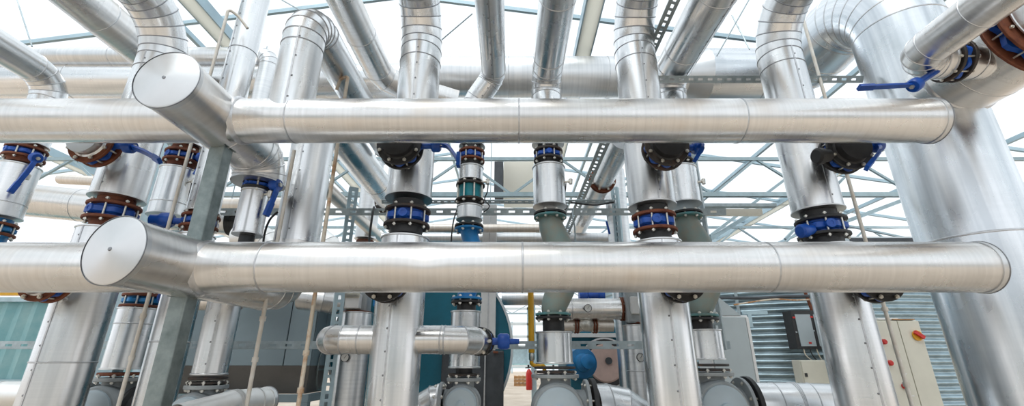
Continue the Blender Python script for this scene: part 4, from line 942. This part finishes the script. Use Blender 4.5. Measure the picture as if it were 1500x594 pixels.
# ================================================================== RIGHT: CONTROL CABINET, DOORS, PANELS
def rz_box(T, name, o, ang, a, b, mat, bev=.006):
    m_ = MB(); a = Vector(a); b = Vector(b); R = Matrix.Rotation(ang, 3, 'Z'); m_.box(Vector(o) + R @ ((a + b) / 2), (abs(b.x - a.x), abs(b.y - a.y), abs(b.z - a.z)), R); ob = m_.build(name, mat, T)
    if bev:
        bv = ob.modifiers.new('bevel', 'BEVEL'); bv.width = bev; bv.segments = 2
    return ob
Yc = 6.4; xl = Xp(1262, 480, Yc); xm = Xp(1317, 480, Yc); xr = Xp(1349, 480, Yc); zc = Zp(468, Yc)
T = thing('control_cabinet', 'cream two door control cabinet with yellow and red main switch', 'cabinet', ((xl + xr) / 2, Yc, 0))
boxpart(T, 'body', (xl, Yc + .03, .08), (xr, Yc + .5, zc), 'cream', .01); boxpart(T, 'plinth', (xl + .02, Yc + .04, 0), (xr - .02, Yc + .48, .08), 'charcoal', 0)
cd = boxpart(T, 'door', (xl + .006, Yc, .1), (xm - .005, Yc + .028, zc - .012), 'cream', .006); boxpart(T, 'door', (xm + .005, Yc, .1), (xr - .006, Yc + .028, zc - .012), 'cream', .006)
T2 = thing('paper_stack', 'crumpled cardboard sheets lying on top of the control cabinet', 'paper', ((xl + xm) / 2 + .1, Yc + .2, zc))
boxpart(T2, 'sheet', (xm - .25, Yc + .02, zc + .002), (xm + .05, Yc + .3, zc + .03), 'white', .008); boxpart(T2, 'sheet', (xm - .05, Yc, zc + .002), (xr - .05, Yc + .25, zc + .014), 'wood', 0)
c = G(1346, 491, Yc); c.x = min(c.x, xr - .09); c.y = Yc
m_ = MB(); m_.disc(c + Vector((0, -.012, 0)), Y_, .07, .022, 24); sw = m_.build('switch_plate', 'yellow', T)
m_ = MB(); m_.bar(c + Vector((-.055, -.045, .05)), c + Vector((.055, -.045, -.03)), .035, .045); m_.build('switch_knob', 'red', sw)
for px, py in ((1294, 500), (1303, 531), (1324, 565)):
    m_ = MB(); p = G(px, py, Yc); m_.lathe(p, FR, [(0, .035), (.03, .035), (.04, .025)], 14); m_.build('indicator_lamp', 'red', cd)
for px, py in ((1310, 509), (1320, 541), (1331, 573)):
    p = G(px, py, Yc); boxpart(cd, 'latch', p + Vector((-.012, -.02, -.035)), p + Vector((.012, 0, .035)), 'charcoal', .003); boxpart(cd, 'name_plate', p + Vector((.0, -.004, -.06)), p + Vector((.06, 0, -.045)), 'white', 0)
# small cream box and twin display panel on the tank side
def onTank(px, py, d=.0):
    """a point on the tank surface seen at the pixel"""
    y = 7.0
    for _ in range(60):
        x_ = Xp(px, py, y); rr = math.hypot(x_ - TCX, y - TCY)
        if rr < TR + d: break
        y += .02
    return Vector((x_, y, Zp(py, y)))
c = G(1200, 548, 6.9); T = thing('junction_box', 'small cream junction box on a stand left of the right riser', 'box', (c.x, 6.9, 0))
boxpart(T, 'box', c + Vector((-.25, 0, -.2)), c + Vector((.26, .2, .2)), 'cream', .008); boxpart(T, 'lid', c + Vector((-.24, -.02, -.19)), c + Vector((.25, -.002, .19)), 'cream', .006); boxpart(T, 'lock', c + Vector((-.225, -.035, -.03)), c + Vector((-.19, -.02, .02)), 'black', .003)
boxpart(T, 'stand', (c.x - .2, 6.98, 0), (c.x - .15, 7.03, c.z - .2), 'galv', 0); boxpart(T, 'stand', (c.x + .15, 6.98, 0), (c.x + .2, 7.03, c.z - .2), 'galv', 0)
c = G(1191, 482, 7.1); T = thing('display_panel', 'black framed twin grey display panel with red tags on the tank', 'control panel', c)
hw, hh = .30, .29
boxpart(T, 'back_plate', c + Vector((-hw, 0, -hh)), c + Vector((hw, .22, hh)), 'black', .006)
for i, x0 in enumerate((-hw + .055, .045)):
    boxpart(T, 'display', c + Vector((x0, -.012, -hh + .04)), c + Vector((x0 + .24, -.001, hh - .06)), 'screen', .003)
for dx, dz in ((-hw + .03, hh - .11), (.01, hh - .10), (-.1, -hh + .09)): boxpart(T, 'red_tag', c + Vector((dx - .02, -.02, dz - .014)), c + Vector((dx + .022, -.012, dz + .014)), 'red', .002)
for dx, dz in ((-hw + .03, -.02), (.005, .0)): boxpart(T, 'key', c + Vector((dx - .012, -.006, dz - .03)), c + Vector((dx + .012, -.001, dz - .01)), 'screen', 0)
for k in range(5):
    hose('cable', ['first thin wire below the twin display panel', 'second thin wire below the twin display panel', 'third thin wire below the twin display panel', 'fourth thin wire below the twin display panel', 'fifth thin wire below the twin display panel'][k], 'cable', [c + Vector((-.2 + k * .1, .02, -hh)), c + Vector((-.18 + k * .1, .02, -hh - .1)), c + Vector((-.05 + k * .06, .02, -hh - .2)), c + Vector((.12 + .02 * k, .02, -hh - .24))], .008, 'black' if k % 2 else 'rust_rod', 'wires under the display panel', n=4)
T = thing('cable_pipe', 'brown conduit rising from the twin display panel', 'conduit', c + Vector((.1, .1, hh))); m_ = MB(); m_.cyl(c + Vector((.12, .1, hh)), c + Vector((.08, .12, hh + .35)), .025, 10); m_.build('tube', 'rust', T)
# grey door cabinet
Yd = 6.6; c = G(1083, 555, Yd)
T = thing('grey_cabinet', 'plain grey door cabinet leaning against the corrugated tank', 'cabinet', (c.x, Yd, 0))
xa, xb2 = Xp(1040, 500, Yd), Xp(1103, 500, Yd); zt2 = Zp(461, Yd)
boxpart(T, 'body', (xa, Yd + .03, 0), (xb2, Yd + .5, zt2), 'white', .006); boxpart(T, 'door', (xa + .02, Yd, .05), (xb2 - .05, Yd + .028, zt2 - .03), 'cabinet_grey', .004)
boxpart(T, 'side_trim', (xb2 - .045, Yd - .005, .02), (xb2 - .005, Yd + .028, zt2 - .03), 'white', .004); boxpart(T, 'latch', (xa + .06, Yd - .02, zt2 - .5), (xa + .12, Yd, zt2 - .46), 'black', .003)
m_ = MB(); m_.add([(xa, Yd + .02, zt2), (xb2 - .1, Yd + .02, zt2), (xa + .25, Yd + .02, zt2 + .25), (xa, Yd + .02, zt2 + .25), (xa, Yd + .45, zt2), (xb2 - .1, Yd + .45, zt2), (xa + .25, Yd + .45, zt2 + .25), (xa, Yd + .45, zt2 + .25)], [[0, 1, 2, 3], [7, 6, 5, 4], [1, 5, 6, 2], [3, 2, 6, 7], [0, 3, 7, 4], [0, 4, 5, 1]]); m_.build('sloped_hood', 'cabinet_grey', T)
boxpart(T, 'bracket', (xb2 - .02, Yd + .1, zt2 + .02), (xb2 + .35, Yd + .14, zt2 + .07), 'galv_light', .0); boxpart(T, 'bracket', (xb2 + .05, Yd + .1, zt2 - .16), (xb2 + .1, Yd + .14, zt2 + .02), 'galv_light', .0)
hose('cable', 'bundled black cables crossing the corrugated tank above the display panel', 'cable', [G(1050, 436, 6.9), G(1110, 436, 6.95), G(1150, 434, 7.05), G(1200, 433, 7.1)], .025, 'charcoal', 'loose cables')
hose('cable', 'brown cable sagging above the twin display panel', 'cable', [G(1075, 446, 6.9), G(1130, 438, 6.95), G(1165, 439, 7.05), G(1205, 437, 7.1)], .012, 'rust_rod', 'loose cables')
# roof lamp, vent box, dark gutter
T = thing('tube_lamp', 'cream tube lamp housing under the truss right of the slotted post', 'lamp', G(1070, 311, 5.2))
a, b = G(1032, 311, 5.2), G(1114, 311, 5.2); m_ = MB(); m_.bar(a, b, .09, .07); m_.build('housing', 'gutter_cream', T); m_ = MB(); m_.bar(a + Vector((0, 0, .09)), b + Vector((.2, 0, .09)), .08, .04); m_.build('mounting_channel', 'galv', T)
T = thing('vent_box', 'cream ventilation box with dark side behind the centre stacks', 'vent', G(750, 258, 8.6))
a = G(727, 288, 8.6); b = G(782, 236, 8.6); boxpart(T, 'box', (a.x + .15, 8.6, a.z), (b.x, 9.3, b.z), 'gutter_cream', .01); boxpart(T, 'dark_side', (a.x - .05, 8.6, a.z + .1), (a.x + .14, 9.2, b.z), 'charcoal', .01)  # plain dark block forms the left side of the box
T = thing('dark_duct', 'dark horizontal duct on the tank left of the big riser', 'duct', G(1300, 350, 8.0))
a, b = G(1245, 352, 8.0), G(1350, 350, 8.0); boxpart(T, 'duct', (a.x, 8.0, a.z - .15), (b.x + 2, 8.4, a.z + .08), 'boiler_rim', .01); boxpart(T, 'duct_dark_band', (a.x, 7.99, a.z - .02), (b.x + 2, 8.01, a.z + .05), 'charcoal', 0)  # charcoal band along the front face of the duct
